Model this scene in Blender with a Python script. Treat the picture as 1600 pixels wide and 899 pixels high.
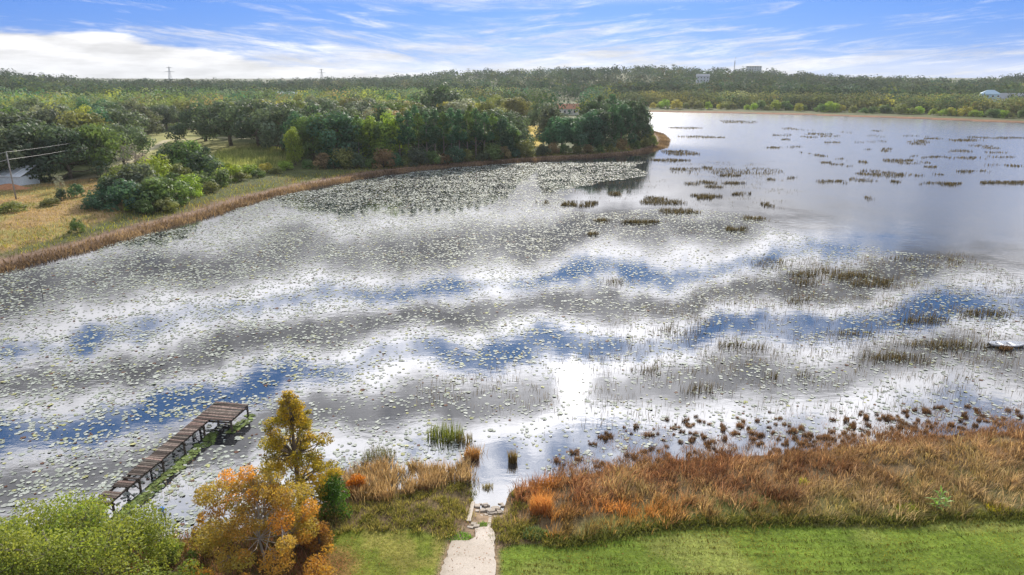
import bpy, math
import numpy as np
from mathutils import Vector

# ------------------------------------------------------------------ camera, sky, sun, exposure
sc = bpy.context.scene
for o in list(bpy.data.objects):
    bpy.data.objects.remove(o)
COL = sc.collection
R = math.radians
FPX, CX, CY, HORIZON, CAMZ = 1067.0, 800.0, 449.5, 122.0, 25.0
PITCH = math.atan((CY - HORIZON) / FPX)
cam = bpy.data.cameras.new('camera'); camo = bpy.data.objects.new('camera', cam); COL.objects.link(camo)
cam.sensor_width = 36; cam.lens = 36 * FPX / 1600; cam.clip_start = 0.5; cam.clip_end = 20000
camo.location = (0, 0, CAMZ); camo.rotation_euler = (math.pi / 2 - PITCH, 0, 0)
sc.camera = camo
sc.render.engine = 'CYCLES'
sc.cycles.use_denoising = True
sc.cycles.max_bounces = 6; sc.cycles.diffuse_bounces = 2; sc.cycles.glossy_bounces = 3
sc.cycles.transmission_bounces = 4; sc.cycles.transparent_max_bounces = 8; sc.cycles.volume_bounces = 0
sc.cycles.caustics_reflective = False; sc.cycles.caustics_refractive = False
sc.view_settings.view_transform = 'Standard'; sc.view_settings.look = 'None'
sc.view_settings.gamma = 1.0; sc.view_settings.use_curve_mapping = False
sc.view_settings.exposure = 0.7

SUN_EL, SUN_AZ = 25.0, 5.5          # degrees above the horizon, degrees to the right of straight ahead
SUN_DIR = Vector((math.sin(R(SUN_AZ)) * math.cos(R(SUN_EL)), math.cos(R(SUN_AZ)) * math.cos(R(SUN_EL)), math.sin(R(SUN_EL))))
sun = bpy.data.lights.new('sun', 'SUN'); suno = bpy.data.objects.new('sun', sun); COL.objects.link(suno)
sun.energy = 4.2; sun.angle = R(0.6); sun.color = (1.0, 0.93, 0.82)
suno.rotation_euler = (-SUN_DIR).to_track_quat('-Z', 'Y').to_euler(); suno.location = (0, 0, 60)


class NT:
    """small helper for building node trees"""
    def __init__(s, tree):
        s.t = tree; tree.nodes.clear()
    def n(s, typ, **kw):
        nd = s.t.nodes.new(typ)
        for k, v in kw.items(): setattr(nd, k, v)
        return nd
    def put(s, sock, v):
        if hasattr(v, 'is_output') or isinstance(v, bpy.types.NodeSocket): s.t.links.new(v, sock)
        elif isinstance(v, (int, float)):
            try: sock.default_value = v
            except TypeError: sock.default_value = (v, v, v) if len(sock.default_value) == 3 else (v, v, v, 1)
        else:
            sock.default_value = tuple(v) + ((1,) if len(sock.default_value) == 4 and len(v) == 3 else ())
    def m(s, op, a, b=0.0, c=0.0, clamp=False):
        nd = s.n('ShaderNodeMath', operation=op, use_clamp=clamp)
        s.put(nd.inputs[0], a); s.put(nd.inputs[1], b); s.put(nd.inputs[2], c)
        return nd.outputs[0]
    def mix(s, f, a, b, blend='MIX'):
        nd = s.n('ShaderNodeMix', data_type='RGBA', blend_type=blend)
        s.put(nd.inputs[0], f); s.put(nd.inputs[6], a); s.put(nd.inputs[7], b)
        return nd.outputs[2]
    def ramp(s, f, stops, interp='LINEAR'):
        nd = s.n('ShaderNodeValToRGB'); cr = nd.color_ramp; cr.interpolation = interp
        while len(cr.elements) < len(stops): cr.elements.new(0.5)
        for e, (p, c) in zip(cr.elements, stops):
            e.position = p
            e.color = (c, c, c, 1) if isinstance(c, (int, float)) else tuple(c) + (1,)
        s.put(nd.inputs[0], f)
        return nd.outputs[0]
    def noise(s, vec, scale, detail=4, rough=0.55, dist=0.0):
        nd = s.n('ShaderNodeTexNoise')
        if vec is not None: s.put(nd.inputs['Vector'], vec)
        nd.inputs['Scale'].default_value = scale; nd.inputs['Detail'].default_value = detail
        nd.inputs['Roughness'].default_value = rough; nd.inputs['Distortion'].default_value = dist
        return nd.outputs[0]
    def xyz(s, x, y, z):
        nd = s.n('ShaderNodeCombineXYZ')
        for i, v in enumerate((x, y, z)): s.put(nd.inputs[i], v)
        return nd.outputs[0]
    def sep(s, v):
        nd = s.n('ShaderNodeSeparateXYZ'); s.put(nd.inputs[0], v); return nd.outputs
    def rng(s, v, a, b, c=0.0, d=1.0, smooth=True):
        nd = s.n('ShaderNodeMapRange', interpolation_type='SMOOTHSTEP' if smooth else 'LINEAR')
        s.put(nd.inputs[0], v)
        for i, q in enumerate((a, b, c, d)): s.put(nd.inputs[1 + i], q)
        return nd.outputs[0]


world = bpy.data.worlds.new('World'); sc.world = world; world.use_nodes = True
world.cycles.sampling_method = 'MANUAL'; world.cycles.sample_map_resolution = 512
w = NT(world.node_tree)
sky = w.n('ShaderNodeTexSky', sky_type='NISHITA', sun_disc=False)
sky.sun_elevation = R(SUN_EL); sky.sun_rotation = R(SUN_AZ); sky.altitude = 0
sky.air_density = 1.0; sky.dust_density = 0.3; sky.ozone_density = 3.0
tc = w.n('ShaderNodeTexCoord').outputs['Generated']
dx, dy, dz = w.sep(tc)
el = w.m('MULTIPLY', w.m('ARCSINE', dz), 180 / math.pi)
az = w.m('MULTIPLY', w.m('ARCTAN2', dx, dy), 180 / math.pi)
az01 = w.m('MULTIPLY_ADD', az, 1 / 120, 0.5)
azp = lambda a: (a + 60) / 120
base = w.mix(1.0, sky.outputs[0], (0.50, 0.80, 1.22), 'MULTIPLY')
base = w.mix(0.8, base, w.mix(w.rng(el, 5.0, 12.0), (0.24, 1.02, 4.4), (0.42, 1.40, 3.3)))
# --- low clouds: bank on the left horizon, thin streaked veil elsewhere
v_low = w.xyz(w.m('MULTIPLY', az, 0.055), w.m('MULTIPLY', el, 0.30), 0.0)
n_low = w.noise(v_low, 2.6, 4, 0.6)
top = w.ramp(az01, [(azp(-60), .46), (azp(-35), .40), (azp(-28), .37), (azp(-22), .23), (azp(-15), .12), (azp(-6), .04), (azp(20), 0.0)])
bank = w.rng(w.m('SUBTRACT', w.m('MULTIPLY_ADD', w.m('SUBTRACT', n_low, 0.5), 2.2, w.m('MULTIPLY', top, 8.0)), el), -0.15, 0.45)
skew = w.m('MULTIPLY_ADD', az, -0.09, el)
skewL = w.m('MULTIPLY_ADD', az, 0.10, el)
v_st = w.xyz(w.m('MULTIPLY', az, 0.050), w.m('MULTIPLY', skew, 0.50), 3.0)
v_sl = w.xyz(w.m('MULTIPLY', az, 0.055), w.m('MULTIPLY', skewL, 0.45), 7.0)
side = w.rng(az, -12.0, 6.0)
streak = w.m('ADD', w.m('MULTIPLY', w.noise(v_st, 2.6, 6, 0.70, 0.5), side), w.m('MULTIPLY', w.noise(v_sl, 2.8, 6, 0.70, 0.5), w.m('SUBTRACT', 1.0, side)))
cov = w.ramp(az01, [(azp(-40), .38), (azp(-22), .43), (azp(-10), .48), (azp(6), .50), (azp(17), .46), (azp(24), .41), (azp(36), .43)])
low_h = w.rng(el, 0.2, 4.6, 0.26, 0.0, False)
veil = w.rng(w.m('ADD', w.m('ADD', streak, w.m('SUBTRACT', cov, 0.5)), low_h), 0.45, 0.84)
hz = w.rng(el, 0.0, 2.2, 0.40, 0.0)
lowcov = w.m('MAXIMUM', w.m('MAXIMUM', bank, w.m('MULTIPLY', veil, 0.92)), hz)
lowbri = w.m('MULTIPLY', w.rng(n_low, 0.30, 0.68, 0.60, 0.98), w.rng(el, 0.0, 2.5, 0.80, 1.0))
# --- high clouds: long rolls of cloud with blue lanes between them, seen in the lake's reflection
shift = w.ramp(az01, [(azp(-60), 0.0), (azp(-10), 0.0), (azp(5.6), .18), (azp(16), .26), (azp(26), .50), (azp(34), .80), (azp(60), 1.0)])
wob = w.m('SUBTRACT', w.noise(tc, 6.0, 6, 0.62), 0.5)
e2 = w.m('ADD', w.m('MULTIPLY_ADD', shift, 10.0, el), w.m('MULTIPLY', wob, 7.5))
e01 = w.m('DIVIDE', e2, 50.0)
q = lambda d: d / 50.0
hcov = w.ramp(e01, [(q(5), .92), (q(11), .96), (q(16.2), 1.0), (q(17.2), .22), (q(17.8), .20), (q(18.8), 1.0), (q(21.6), 1.0), (q(22.6), .20), (q(24.0), .18), (q(25.3), .95), (q(29.2), .95), (q(30.6), .45), (q(34.5), .42), (q(36.5), .8), (q(41), .75), (q(44), .2), (q(49), .5)])
hbri = w.ramp(e01, [(q(5), .46), (q(10.5), .40), (q(11.9), .84), (q(12.7), .30), (q(13.7), .13), (q(15.0), .26), (q(16.2), 1.0), (q(18.5), 1.0), (q(19.3), .16), (q(20.6), .14), (q(21.6), 1.0), (q(25.0), 1.05), (q(26.2), .30), (q(27.9), .26), (q(29.2), 1.0), (q(36), .9), (q(39), .55), (q(43), .9)])
brk = w.m('SUBTRACT', w.noise(tc, 8.0, 5, 0.64), 0.5)
hcov = w.rng(w.m('MULTIPLY_ADD', brk, 1.9, hcov), 0.08, 0.82)
hbri = w.m('MULTIPLY_ADD', brk, 0.9, hbri)
hbri = w.m('MAXIMUM', hbri, 0.13)
isl = w.rng(el, 5.2, 7.0)
ccov = w.m('ADD', w.m('MULTIPLY', lowcov, w.m('SUBTRACT', 1.0, isl)), w.m('MULTIPLY', hcov, isl))
cbri = w.m('ADD', w.m('MULTIPLY', lowbri, w.m('SUBTRACT', 1.0, isl)), w.m('MULTIPLY', hbri, isl))
dotn = w.n('ShaderNodeVectorMath', operation='DOT_PRODUCT'); w.put(dotn.inputs[0], tc); dotn.inputs[1].default_value = SUN_DIR
sdot = w.m('MAXIMUM', dotn.outputs['Value'], 0.0)
glow = w.m('ADD', w.m('MULTIPLY', w.m('POWER', sdot, 4000.0), 4.0), w.m('MULTIPLY', w.m('POWER', sdot, 220.0), 0.6))
glow = w.m('MULTIPLY', glow, w.m('MULTIPLY_ADD', ccov, 0.75, 0.25))
# cloud edges scatter sunlight forwards: brighter the nearer they stand to the sun
silver = w.m('MULTIPLY_ADD', w.m('MULTIPLY', w.m('POWER', sdot, 3.0), isl), 1.2, 1.0)
cb = w.m('MULTIPLY', w.m('ADD', w.m('MULTIPLY', cbri, silver), glow), 7.4)
tint = w.n('ShaderNodeVectorMath', operation='SCALE'); tint.inputs[0].default_value = (0.99, 0.985, 1.0); w.put(tint.inputs['Scale'], cb)
skycol = w.mix(ccov, base, tint.outputs[0])
below = w.rng(el, -1.0, -0.2)
skycol = w.mix(below, (1.0, 1.2, 0.9), skycol)
bg = w.n('ShaderNodeBackground'); w.put(bg.inputs[0], skycol); bg.inputs[1].default_value = 0.10
wo = w.n('ShaderNodeOutputWorld'); w.t.links.new(bg.outputs[0], wo.inputs[0])

# ------------------------------------------------------------------ helpers
rng = np.random.default_rng(11)
CP, SP = math.cos(PITCH), math.sin(PITCH)

def G(px, py, z=0.0):
    """ground point (x, y) at height z that the photograph shows at pixel (px, py)"""
    a = (px - CX) / FPX; b = (CY - py) / FPX
    d = np.array([a, CP + b * SP, -SP + b * CP]); t = (z - CAMZ) / d[2]
    return np.array([d[0] * t, d[1] * t])

def PX(x, y, z=0.0):
    zc = y * CP - (z - CAMZ) * SP
    yc = y * SP + (z - CAMZ) * CP
    return CX + FPX * x / zc, CY - FPX * yc / zc

def GP(pts): return np.array([G(*p) for p in pts])

def sdf(P, poly):
    """signed distance of points to a polygon, negative inside"""
    x, y = P[:, 0], P[:, 1]; d2 = np.full(len(x), 1e18); ins = np.zeros(len(x), bool)
    A = poly; B = np.roll(poly, -1, 0)
    for (ax, ay), (bx, by) in zip(A, B):
        ex, ey = bx - ax, by - ay
        t = np.clip(((x - ax) * ex + (y - ay) * ey) / (ex * ex + ey * ey + 1e-9), 0, 1)
        d2 = np.minimum(d2, (x - ax - t * ex) ** 2 + (y - ay - t * ey) ** 2)
        c = (ay > y) != (by > y)
        ins ^= c & (x < (bx - ax) * (y - ay) / (by - ay + 1e-12) + ax)
    return np.where(ins, -1, 1) * np.sqrt(d2)

def pld(P, line):
    x, y = P[:, 0], P[:, 1]; d2 = np.full(len(x), 1e18)
    for (ax, ay), (bx, by) in zip(line[:-1], line[1:]):
        ex, ey = bx - ax, by - ay
        t = np.clip(((x - ax) * ex + (y - ay) * ey) / (ex * ex + ey * ey + 1e-9), 0, 1)
        d2 = np.minimum(d2, (x - ax - t * ex) ** 2 + (y - ay - t * ey) ** 2)
    return np.sqrt(d2)

_perm = np.random.default_rng(5).random((256, 256))
def vnoise(x, y, s):
    """smooth value noise 0..1, feature size s metres"""
    u = np.asarray(x) / s; v = np.asarray(y) / s
    i = np.floor(u).astype(int); j = np.floor(v).astype(int); fu = u - i; fv = v - j
    fu = fu * fu * (3 - 2 * fu); fv = fv * fv * (3 - 2 * fv)
    g = lambda a, b: _perm[a & 255, b & 255]
    return (g(i, j) * (1 - fu) + g(i + 1, j) * fu) * (1 - fv) + (g(i, j + 1) * (1 - fu) + g(i + 1, j + 1) * fu) * fv
def fbm(x, y, s):
    return 0.55 * vnoise(x, y, s) + 0.3 * vnoise(x + 31.7, y + 11.3, s * .45) + 0.15 * vnoise(x + 7.1, y + 57.9, s * .2)
sm = lambda a, b, v: (lambda t: t * t * (3 - 2 * t))(np.clip((v - a) / (b - a), 0, 1))

def mesh_np(name, V, F, mat, C=None, smooth=False):
    V = np.asarray(V, np.float32); F = np.asarray(F, np.int32); k = F.shape[1]
    me = bpy.data.meshes.new(name)
    me.vertices.add(len(V)); me.vertices.foreach_set('co', V.ravel())
    me.loops.add(F.size); me.loops.foreach_set('vertex_index', F.ravel())
    me.polygons.add(len(F)); me.polygons.foreach_set('loop_start', np.arange(0, F.size, k, dtype=np.int32))
    if C is not None:
        ca = me.color_attributes.new('Col', 'FLOAT_COLOR', 'POINT')
        ca.data.foreach_set('color', np.hstack([np.asarray(C, np.float32), np.ones((len(V), 1), np.float32)]).ravel())
    if smooth: me.polygons.foreach_set('use_smooth', np.ones(len(F), bool))
    me.materials.append(mat); me.update(calc_edges=True); me.validate()
    return me

def ob(name, me, parent=None, label=None, cat=None, group=None, kind=None, loc=None):
    o = bpy.data.objects.new(name, me); COL.objects.link(o)
    if parent is not None: o.parent = parent
    if label: o['label'] = label
    if cat: o['category'] = cat
    if group: o['group'] = group
    if kind: o['kind'] = kind
    if loc is not None: o.location = loc
    return o

class MB:
    """collects boxes, bars and tubes into one mesh (quads, triangles as degenerate-free lists)"""
    def __init__(s): s.v = []; s.f = []
    def box(s, c, size, rz=0.0):
        n = len(s.v); cx, cy, cz = c; a, b, h = [q_ / 2 for q_ in size]; ca, sa = math.cos(rz), math.sin(rz)
        for x, y, z in ((-a, -b, -h), (a, -b, -h), (a, b, -h), (-a, b, -h), (-a, -b, h), (a, -b, h), (a, b, h), (-a, b, h)):
            s.v.append((cx + x * ca - y * sa, cy + x * sa + y * ca, cz + z))
        s.f += [tuple(n + i for i in q_) for q_ in ((0, 3, 2, 1), (4, 5, 6, 7), (0, 1, 5, 4), (1, 2, 6, 5), (2, 3, 7, 6), (3, 0, 4, 7))]
        return s
    def tube(s, pts, rad, seg=6, cap=True):
        n = len(s.v); pts = [Vector(p) for p in pts]
        for i, p in enumerate(pts):
            t = (pts[min(i + 1, len(pts) - 1)] - pts[max(i - 1, 0)]).normalized()
            a = t.cross(Vector((0.31, 0.95, 0.05))); a = a.normalized() if a.length > 1e-3 else Vector((1, 0, 0)); b = t.cross(a)
            r = rad[i] if hasattr(rad, '__len__') else rad
            for k in range(seg):
                an = 2 * math.pi * k / seg
                s.v.append(tuple(p + a * (r * math.cos(an)) + b * (r * math.sin(an))))
        for i in range(len(pts) - 1):
            for k in range(seg):
                k2 = (k + 1) % seg
                s.f.append((n + i * seg + k, n + i * seg + k2, n + (i + 1) * seg + k2, n + (i + 1) * seg + k))
        if cap:
            s.f.append(tuple(n + k for k in range(seg))[::-1]); e = n + (len(pts) - 1) * seg
            s.f.append(tuple(e + k for k in range(seg)))
        return s
    def poly(s, vs, fs):
        n = len(s.v); s.v += [tuple(v) for v in vs]; s.f += [tuple(n + i for i in f) for f in fs]; return s
    def mesh(s, name, mat, smooth=False):
        me = bpy.data.meshes.new(name); me.from_pydata(s.v, [], s.f); me.materials.append(mat)
        if smooth:
            for p in me.polygons: p.use_smooth = True
        me.update(); return me

def empty(name, loc, label=None, cat=None, group=None, rz=0.0):
    o = ob(name, None, None, label, cat, group); o.location = loc; o.rotation_euler.z = rz; o.empty_display_size = 0.3
    return o

ORD = ['first', 'second', 'third', 'fourth', 'fifth', 'sixth', 'seventh', 'eighth', 'ninth', 'tenth', 'eleventh', 'twelfth', 'thirteenth', 'fourteenth', 'fifteenth', 'sixteenth', 'seventeenth', 'eighteenth', 'nineteenth', 'twentieth']
def ordn(i):
    if i < 20: return ORD[i]
    n = i + 1; t = ['', '', 'twenty', 'thirty', 'forty', 'fifty', 'sixty', 'seventy', 'eighty', 'ninety'][n // 10]
    return t + ('-' + ORD[n % 10 - 1] if n % 10 else 'th')

# ------------------------------------------------------------------ materials
def mat_new(name):
    m = bpy.data.materials.new(name); m.use_nodes = True; return m, NT(m.node_tree)
def out(t, sh):
    o = t.n('ShaderNodeOutputMaterial'); t.t.links.new(sh, o.inputs[0])
def principled(t, col, rough=0.8, spec=0.3, bump=None, bstr=0.4, bdist=0.02, metallic=0.0):
    p = t.n('ShaderNodeBsdfPrincipled'); t.put(p.inputs['Base Color'], col); t.put(p.inputs['Roughness'], rough)
    p.inputs['Specular IOR Level'].default_value = spec; p.inputs['Metallic'].default_value = metallic
    if bump is not None:
        b = t.n('ShaderNodeBump'); b.inputs['Strength'].default_value = bstr; b.inputs['Distance'].default_value = bdist
        t.put(b.inputs['Height'], bump); t.t.links.new(b.outputs[0], p.inputs['Normal'])
    return p.outputs[0]
def objco(t): return t.n('ShaderNodeTexCoord').outputs['Object']
def geo(t): return t.n('ShaderNodeNewGeometry').outputs['Position']
def attr(t):
    a = t.n('ShaderNodeVertexColor'); a.layer_name = 'Col'; return a.outputs[0]

def simple(name, c, rough=0.7, var=0.25, scale=3.0, spec=0.3, metallic=0.0):
    m, t = mat_new(name); nz = t.noise(objco(t), scale, 5, 0.6)
    k = t.rng(nz, 0.3, 0.7, 1 - var, 1 + var)
    s_ = t.n('ShaderNodeVectorMath', operation='SCALE'); s_.inputs[0].default_value = c; t.put(s_.inputs['Scale'], k)
    out(t, principled(t, s_.outputs[0], rough, spec, nz, 0.3, 0.01, metallic)); return m

def leafmat(name, trans=0.42, rough=0.6, spec=0.25):
    m, t = mat_new(name)
    oi = t.n('ShaderNodeObjectInfo')
    c = t.mix(1.0, attr(t), oi.outputs['Color'], 'MULTIPLY')
    p = principled(t, c, rough, spec)
    tr = t.n('ShaderNodeBsdfTranslucent'); t.put(tr.inputs[0], t.mix(1.0, c, (1.25, 1.2, 0.75), 'MULTIPLY'))
    ms = t.n('ShaderNodeMixShader'); ms.inputs[0].default_value = trans
    t.t.links.new(p, ms.inputs[1]); t.t.links.new(tr.outputs[0], ms.inputs[2]); out(t, ms.outputs[0]); return m
LEAF = leafmat('leaf', 0.46, 0.62, 0.28); FARLEAF = leafmat('far_leaf', 0.30, 0.9, 0.04); BLADE = leafmat('grass_blade', 0.45, 0.75, 0.06)

BARK = simple('bark', (0.16, 0.13, 0.10), 0.9, 0.35, 2.0, 0.1)
BARK_PALE = simple('pale_bark', (0.26, 0.22, 0.19), 0.9, 0.3, 3.0, 0.1)

def make_ground():
    m, t = mat_new('ground'); p = geo(t); c = attr(t)
    n1 = t.noise(p, 0.35, 8, 0.65); n2 = t.noise(p, 3.5, 6, 0.65)
    k = t.m('MULTIPLY', t.rng(n1, 0.3, 0.7, 0.75, 1.3), t.rng(n2, 0.3, 0.7, 0.72, 1.3))
    s_ = t.n('ShaderNodeVectorMath', operation='SCALE'); t.put(s_.inputs[0], c); t.put(s_.inputs['Scale'], k)
    out(t, principled(t, s_.outputs[0], 0.95, 0.1, n2, 0.8, 0.12)); return m
GROUND = make_ground()

def make_water():
    m, t = mat_new('lake_water'); p = geo(t)
    s_ = t.n('ShaderNodeVectorMath', operation='MULTIPLY'); t.put(s_.inputs[0], p); s_.inputs[1].default_value = (0.55, 1.0, 1.0)
    n1 = t.noise(s_.outputs[0], 1.3, 4, 0.55); n2 = t.noise(p, 0.12, 3, 0.5)
    h = t.m('MULTIPLY', t.m('MULTIPLY_ADD', t.noise(p, 7.0, 2, 0.5), 0.16, n1), t.rng(n2, 0.35, 0.65, 0.35, 1.0))
    opn = attr(t)   # 0 among the pads, 1 on open, wind-ruffled water
    h = t.m('MULTIPLY', h, t.m('MULTIPLY_ADD', opn, 6.0, 0.7))
    b = t.n('ShaderNodeBump'); b.inputs['Strength'].default_value = 0.06; b.inputs['Distance'].default_value = 0.12
    t.put(b.inputs['Height'], h)
    d = t.n('ShaderNodeBsdfDiffuse'); d.inputs[0].default_value = (0.030, 0.032, 0.036, 1)
    g = t.n('ShaderNodeBsdfGlossy'); t.put(g.inputs['Roughness'], t.m('MULTIPLY_ADD', opn, 0.16, 0.016)); g.inputs[0].default_value = (0.97, 0.97, 1.0, 1)
    fr = t.n('ShaderNodeFresnel'); fr.inputs[0].default_value = 4.2
    for nd, k in ((d, 'Normal'), (g, 'Normal'), (fr, 'Normal')): t.t.links.new(b.outputs[0], nd.inputs[k])
    ms = t.n('ShaderNodeMixShader'); t.t.links.new(fr.outputs[0], ms.inputs[0])
    t.t.links.new(d.outputs[0], ms.inputs[1]); t.t.links.new(g.outputs[0], ms.inputs[2]); out(t, ms.outputs[0]); return m
WATER = make_water()

def make_pad():
    m, t = mat_new('lily_leaf'); oi = t.n('ShaderNodeObjectInfo')
    c = t.mix(1.0, attr(t), oi.outputs['Color'], 'MULTIPLY')
    out(t, principled(t, c, 0.7, 0.12)); return m
PADM = make_pad()

def make_wood():
    m, t = mat_new('weathered_wood'); oi = t.n('ShaderNodeObjectInfo'); p = objco(t)
    s_ = t.n('ShaderNodeVectorMath', operation='MULTIPLY'); t.put(s_.inputs[0], p); s_.inputs[1].default_value = (1.0, 9.0, 4.0)
    off = t.n('ShaderNodeVectorMath', operation='ADD'); t.put(off.inputs[0], s_.outputs[0]); t.put(off.inputs[1], t.m('MULTIPLY', oi.outputs['Random'], 40.0))
    n = t.noise(off.outputs[0], 2.5, 6, 0.7)
    c = t.ramp(n, [(0.25, (0.032, 0.026, 0.024)), (0.5, (0.098, 0.078, 0.068)), (0.75, (0.25, 0.205, 0.18))])
    c = t.mix(1.0, c, oi.outputs['Color'], 'MULTIPLY')
    out(t, principled(t, c, 0.85, 0.2, n, 0.6, 0.02)); return m
WOOD = make_wood()

def make_concrete():
    m, t = mat_new('old_concrete'); p = geo(t)
    n = t.noise(p, 1.2, 8, 0.7); n2 = t.noise(p, 14.0, 4, 0.6)
    c = t.mix(t.rng(n, 0.35, 0.7), (0.44, 0.38, 0.32), (0.58, 0.52, 0.46))
    c = t.mix(t.rng(n2, 0.5, 0.72, 0.0, 0.6), c, (0.25, 0.21, 0.16)); n3 = t.noise(p, 0.6, 5, 0.65)
    c = t.mix(t.rng(n3, 0.45, 0.66, 0.0, 0.75), c, (0.27, 0.225, 0.17))
    out(t, principled(t, c, 0.9, 0.2, n2, 0.5, 0.02)); return m
CONC = make_concrete()

# ------------------------------------------------------------------ lake outline and terrain
LAKE = np.vstack([
    GP([(100, 850), (240, 850), (330, 838), (430, 815), (530, 775), (600, 768), (690, 758), (728, 752), (735, 770), (738, 792), (768, 806), (786, 800), (792, 772),
        (806, 760), (835, 760), (900, 742), (1000, 728), (1120, 715), (1250, 708), (1400, 690), (1600, 672)]),
    np.array([[62, 46], [120, 58], [260, 80], [420, 130], [520, 220], [500, 330]]),
    GP([(1700, 200), (1600, 193), (1500, 189), (1400, 185), (1250, 180), (1120, 177), (1000, 175), (930, 176), (955, 184), (985, 194), (1012, 204), (1032, 210), (1041, 219), (1036, 230),
        (1005, 240), (930, 246), (850, 250), (770, 256), (690, 262), (600, 272), (520, 286), (450, 300), (390, 316), (330, 336), (250, 356), (150, 386), (60, 408), (0, 424)]),
    np.array([[-92, 76], [-100, 52], [-76, 36], [-45, 29]])])
HX = [-900, 0, 60, 150, 400, 600, 700, 850, 1000, 1150, 1300, 1450, 1560, 1600, 2500]
HA = [14, 20, 12, 5, 4, 9, 18, 28, 30, 24, 15, 8, 9, 16, 13]
def height(P):
    x, y = P[:, 0], P[:, 1]; s_ = sdf(P, LAKE); r = np.hypot(x, y)
    s_ = s_ + (fbm(x, y, 6.0) - 0.5) * np.clip(r / 60, 0.4, 3.0)
    land = np.minimum(s_ * 0.10, 0.25) + 0.55 * (1 - np.exp(-np.maximum(s_, 0) / 9)) + (fbm(x, y, 40) - 0.4) * np.clip(s_ / 60, 0, 1) * 2.0
    h = np.where(s_ < 0, np.maximum(s_ * 0.10, -0.9), np.maximum(land, 0.004 * s_))
    px = CX + FPX * x / (np.maximum(y, 1.0) * CP)
    A = np.interp(np.where(y > 1, px, -900), HX, HA)
    return h + A * sm(570, 1400, r) * (0.68 + 0.64 * fbm(x, y, 230.0)), s_
def H1(x, y): return float(height(np.array([[x, y]], float))[0][0])

LAWN = np.vstack([GP([(776, 870), (800, 858), (880, 866), (960, 858), (1040, 842), (1180, 836), (1300, 838), (1425, 838), (1445, 828), (1600, 826), (1800, 830)]), np.array([[48, 22], [0.2, 22]])])
LAWN_L = np.vstack([GP([(505, 842), (560, 838), (640, 838), (700, 848), (703, 860), (690, 900)]), np.array([[-2.6, 22], [-12, 22], [-9.5, 29]])])
FIELD_L = GP([(-250, 400), (0, 402), (100, 372), (180, 345), (235, 318), (170, 300), (140, 285), (60, 292), (-250, 330)])
MEADOW = GP([(195, 262), (215, 226), (238, 212), (300, 205), (332, 209), (345, 226), (420, 232), (450, 254), (440, 266), (350, 282), (240, 272)])
TRACK = GP([(-150, 318), (0, 304), (80, 293), (150, 282), (200, 262), (230, 240), (262, 224), (340, 219), (420, 224)])
YFIELD = GP([(812, 234), (818, 208), (822, 201), (850, 199), (852, 212), (846, 234)])
FARFIELD = GP([(-60, 138), (-60, 131), (25, 131), (22, 138)])
RAMP = GP([(688, 915), (775, 915), (773, 845), (766, 828), (790, 798), (736, 788), (730, 826), (706, 850)])

th = np.concatenate([np.linspace(-180, -50, 40)[:-1], np.linspace(-50, 50, 420), np.linspace(50, 180, 40)[1:]])
rr = np.concatenate([[2, 8, 15, 20], np.geomspace(24, 60, 130), np.geomspace(60, 700, 190)[1:], np.geomspace(700, 4500, 60)[1:]])
TT, RR = np.meshgrid(R(1) * th, rr)
GV = np.stack([(RR * np.sin(TT)).ravel(), (RR * np.cos(TT)).ravel()], 1)
gh, gs = height(GV)
nT, nR = len(th), len(rr)
ii, jj = np.meshgrid(np.arange(nR - 1), np.arange(nT - 1), indexing='ij')
a0 = (ii * nT + jj).ravel()
GF = np.stack([a0, a0 + nT, a0 + nT + 1, a0 + 1], 1)
gx, gy = GV[:, 0], GV[:, 1]; gr = np.hypot(gx, gy)
gc = np.tile(np.array([0.075, 0.085, 0.032]), (len(GV), 1))
def paint(mask, c):
    global gc
    gc = gc * (1 - mask[:, None]) + np.array(c) * mask[:, None]
def zone(poly, soft=1.0): return 1 - sm(-soft, soft, sdf(GV, poly) + (fbm(gx, gy, 2.5) - .5) * 1.2 * np.clip(gr / 50, .6, 5))
near = gr < 75
paint(np.where(near, 1.0, 0.0) * 0.8, (0.15, 0.13, 0.050))
paint(np.where(near, sm(.45, .6, fbm(gx, gy, 3.0)), 0.0) * 0.8, (0.12, 0.14, 0.035))
paint(zone(FIELD_L, 2.0), (0.30, 0.205, 0.10))
paint(zone(FIELD_L, 2.0) * sm(.5, .65, fbm(gx + 50, gy, 9)), (0.22, 0.20, 0.07))
paint(zone(MEADOW, 3.0), (0.24, 0.235, 0.085))
paint((1 - sm(1.0, 2.2, pld(GV, TRACK))) * 0.8, (0.42, 0.37, 0.25))
paint(zone(YFIELD, 2.0), (0.42, 0.30, 0.04))
paint(zone(FARFIELD, 20.0), (0.30, 0.36, 0.08))
shore = (1 - sm(4.0, 7.0, gs + (fbm(gx, gy, 8) - .5) * 3)) * np.where(gr > 80, 1.0, 0.0) * np.where(gr < 330, 1.0, 0.0)
paint(shore, (0.20, 0.135, 0.095))
fshore = (1 - sm(9.0, 15.0, gs)) * np.where(gr > 330, 1.0, 0.0)
paint(fshore, (0.19, 0.095, 0.050))
near_shore = (1 - sm(4.0, 6.0, gs)) * np.where(near, 1.0, 0.0)
paint(near_shore * 0.85, (0.13, 0.085, 0.05))
stripe = 0.5 + 0.5 * np.sin((gy + 0.22 * gx - 0.004 * gx ** 2) * 2 * math.pi / 0.62)
paint(zone(LAWN, 0.25), (0.115, 0.165, 0.022))
paint(zone(LAWN, 0.25) * sm(.45, .62, fbm(gx, gy, 5.0)) * 0.6, (0.21, 0.215, 0.06))
paint(zone(LAWN_L, 0.3), (0.135, 0.160, 0.024))
paint(zone(LAWN_L, 0.3) * sm(.45, .6, fbm(gx + 9, gy, 2.0)) * 0.5, (0.25, 0.20, 0.06))
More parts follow.
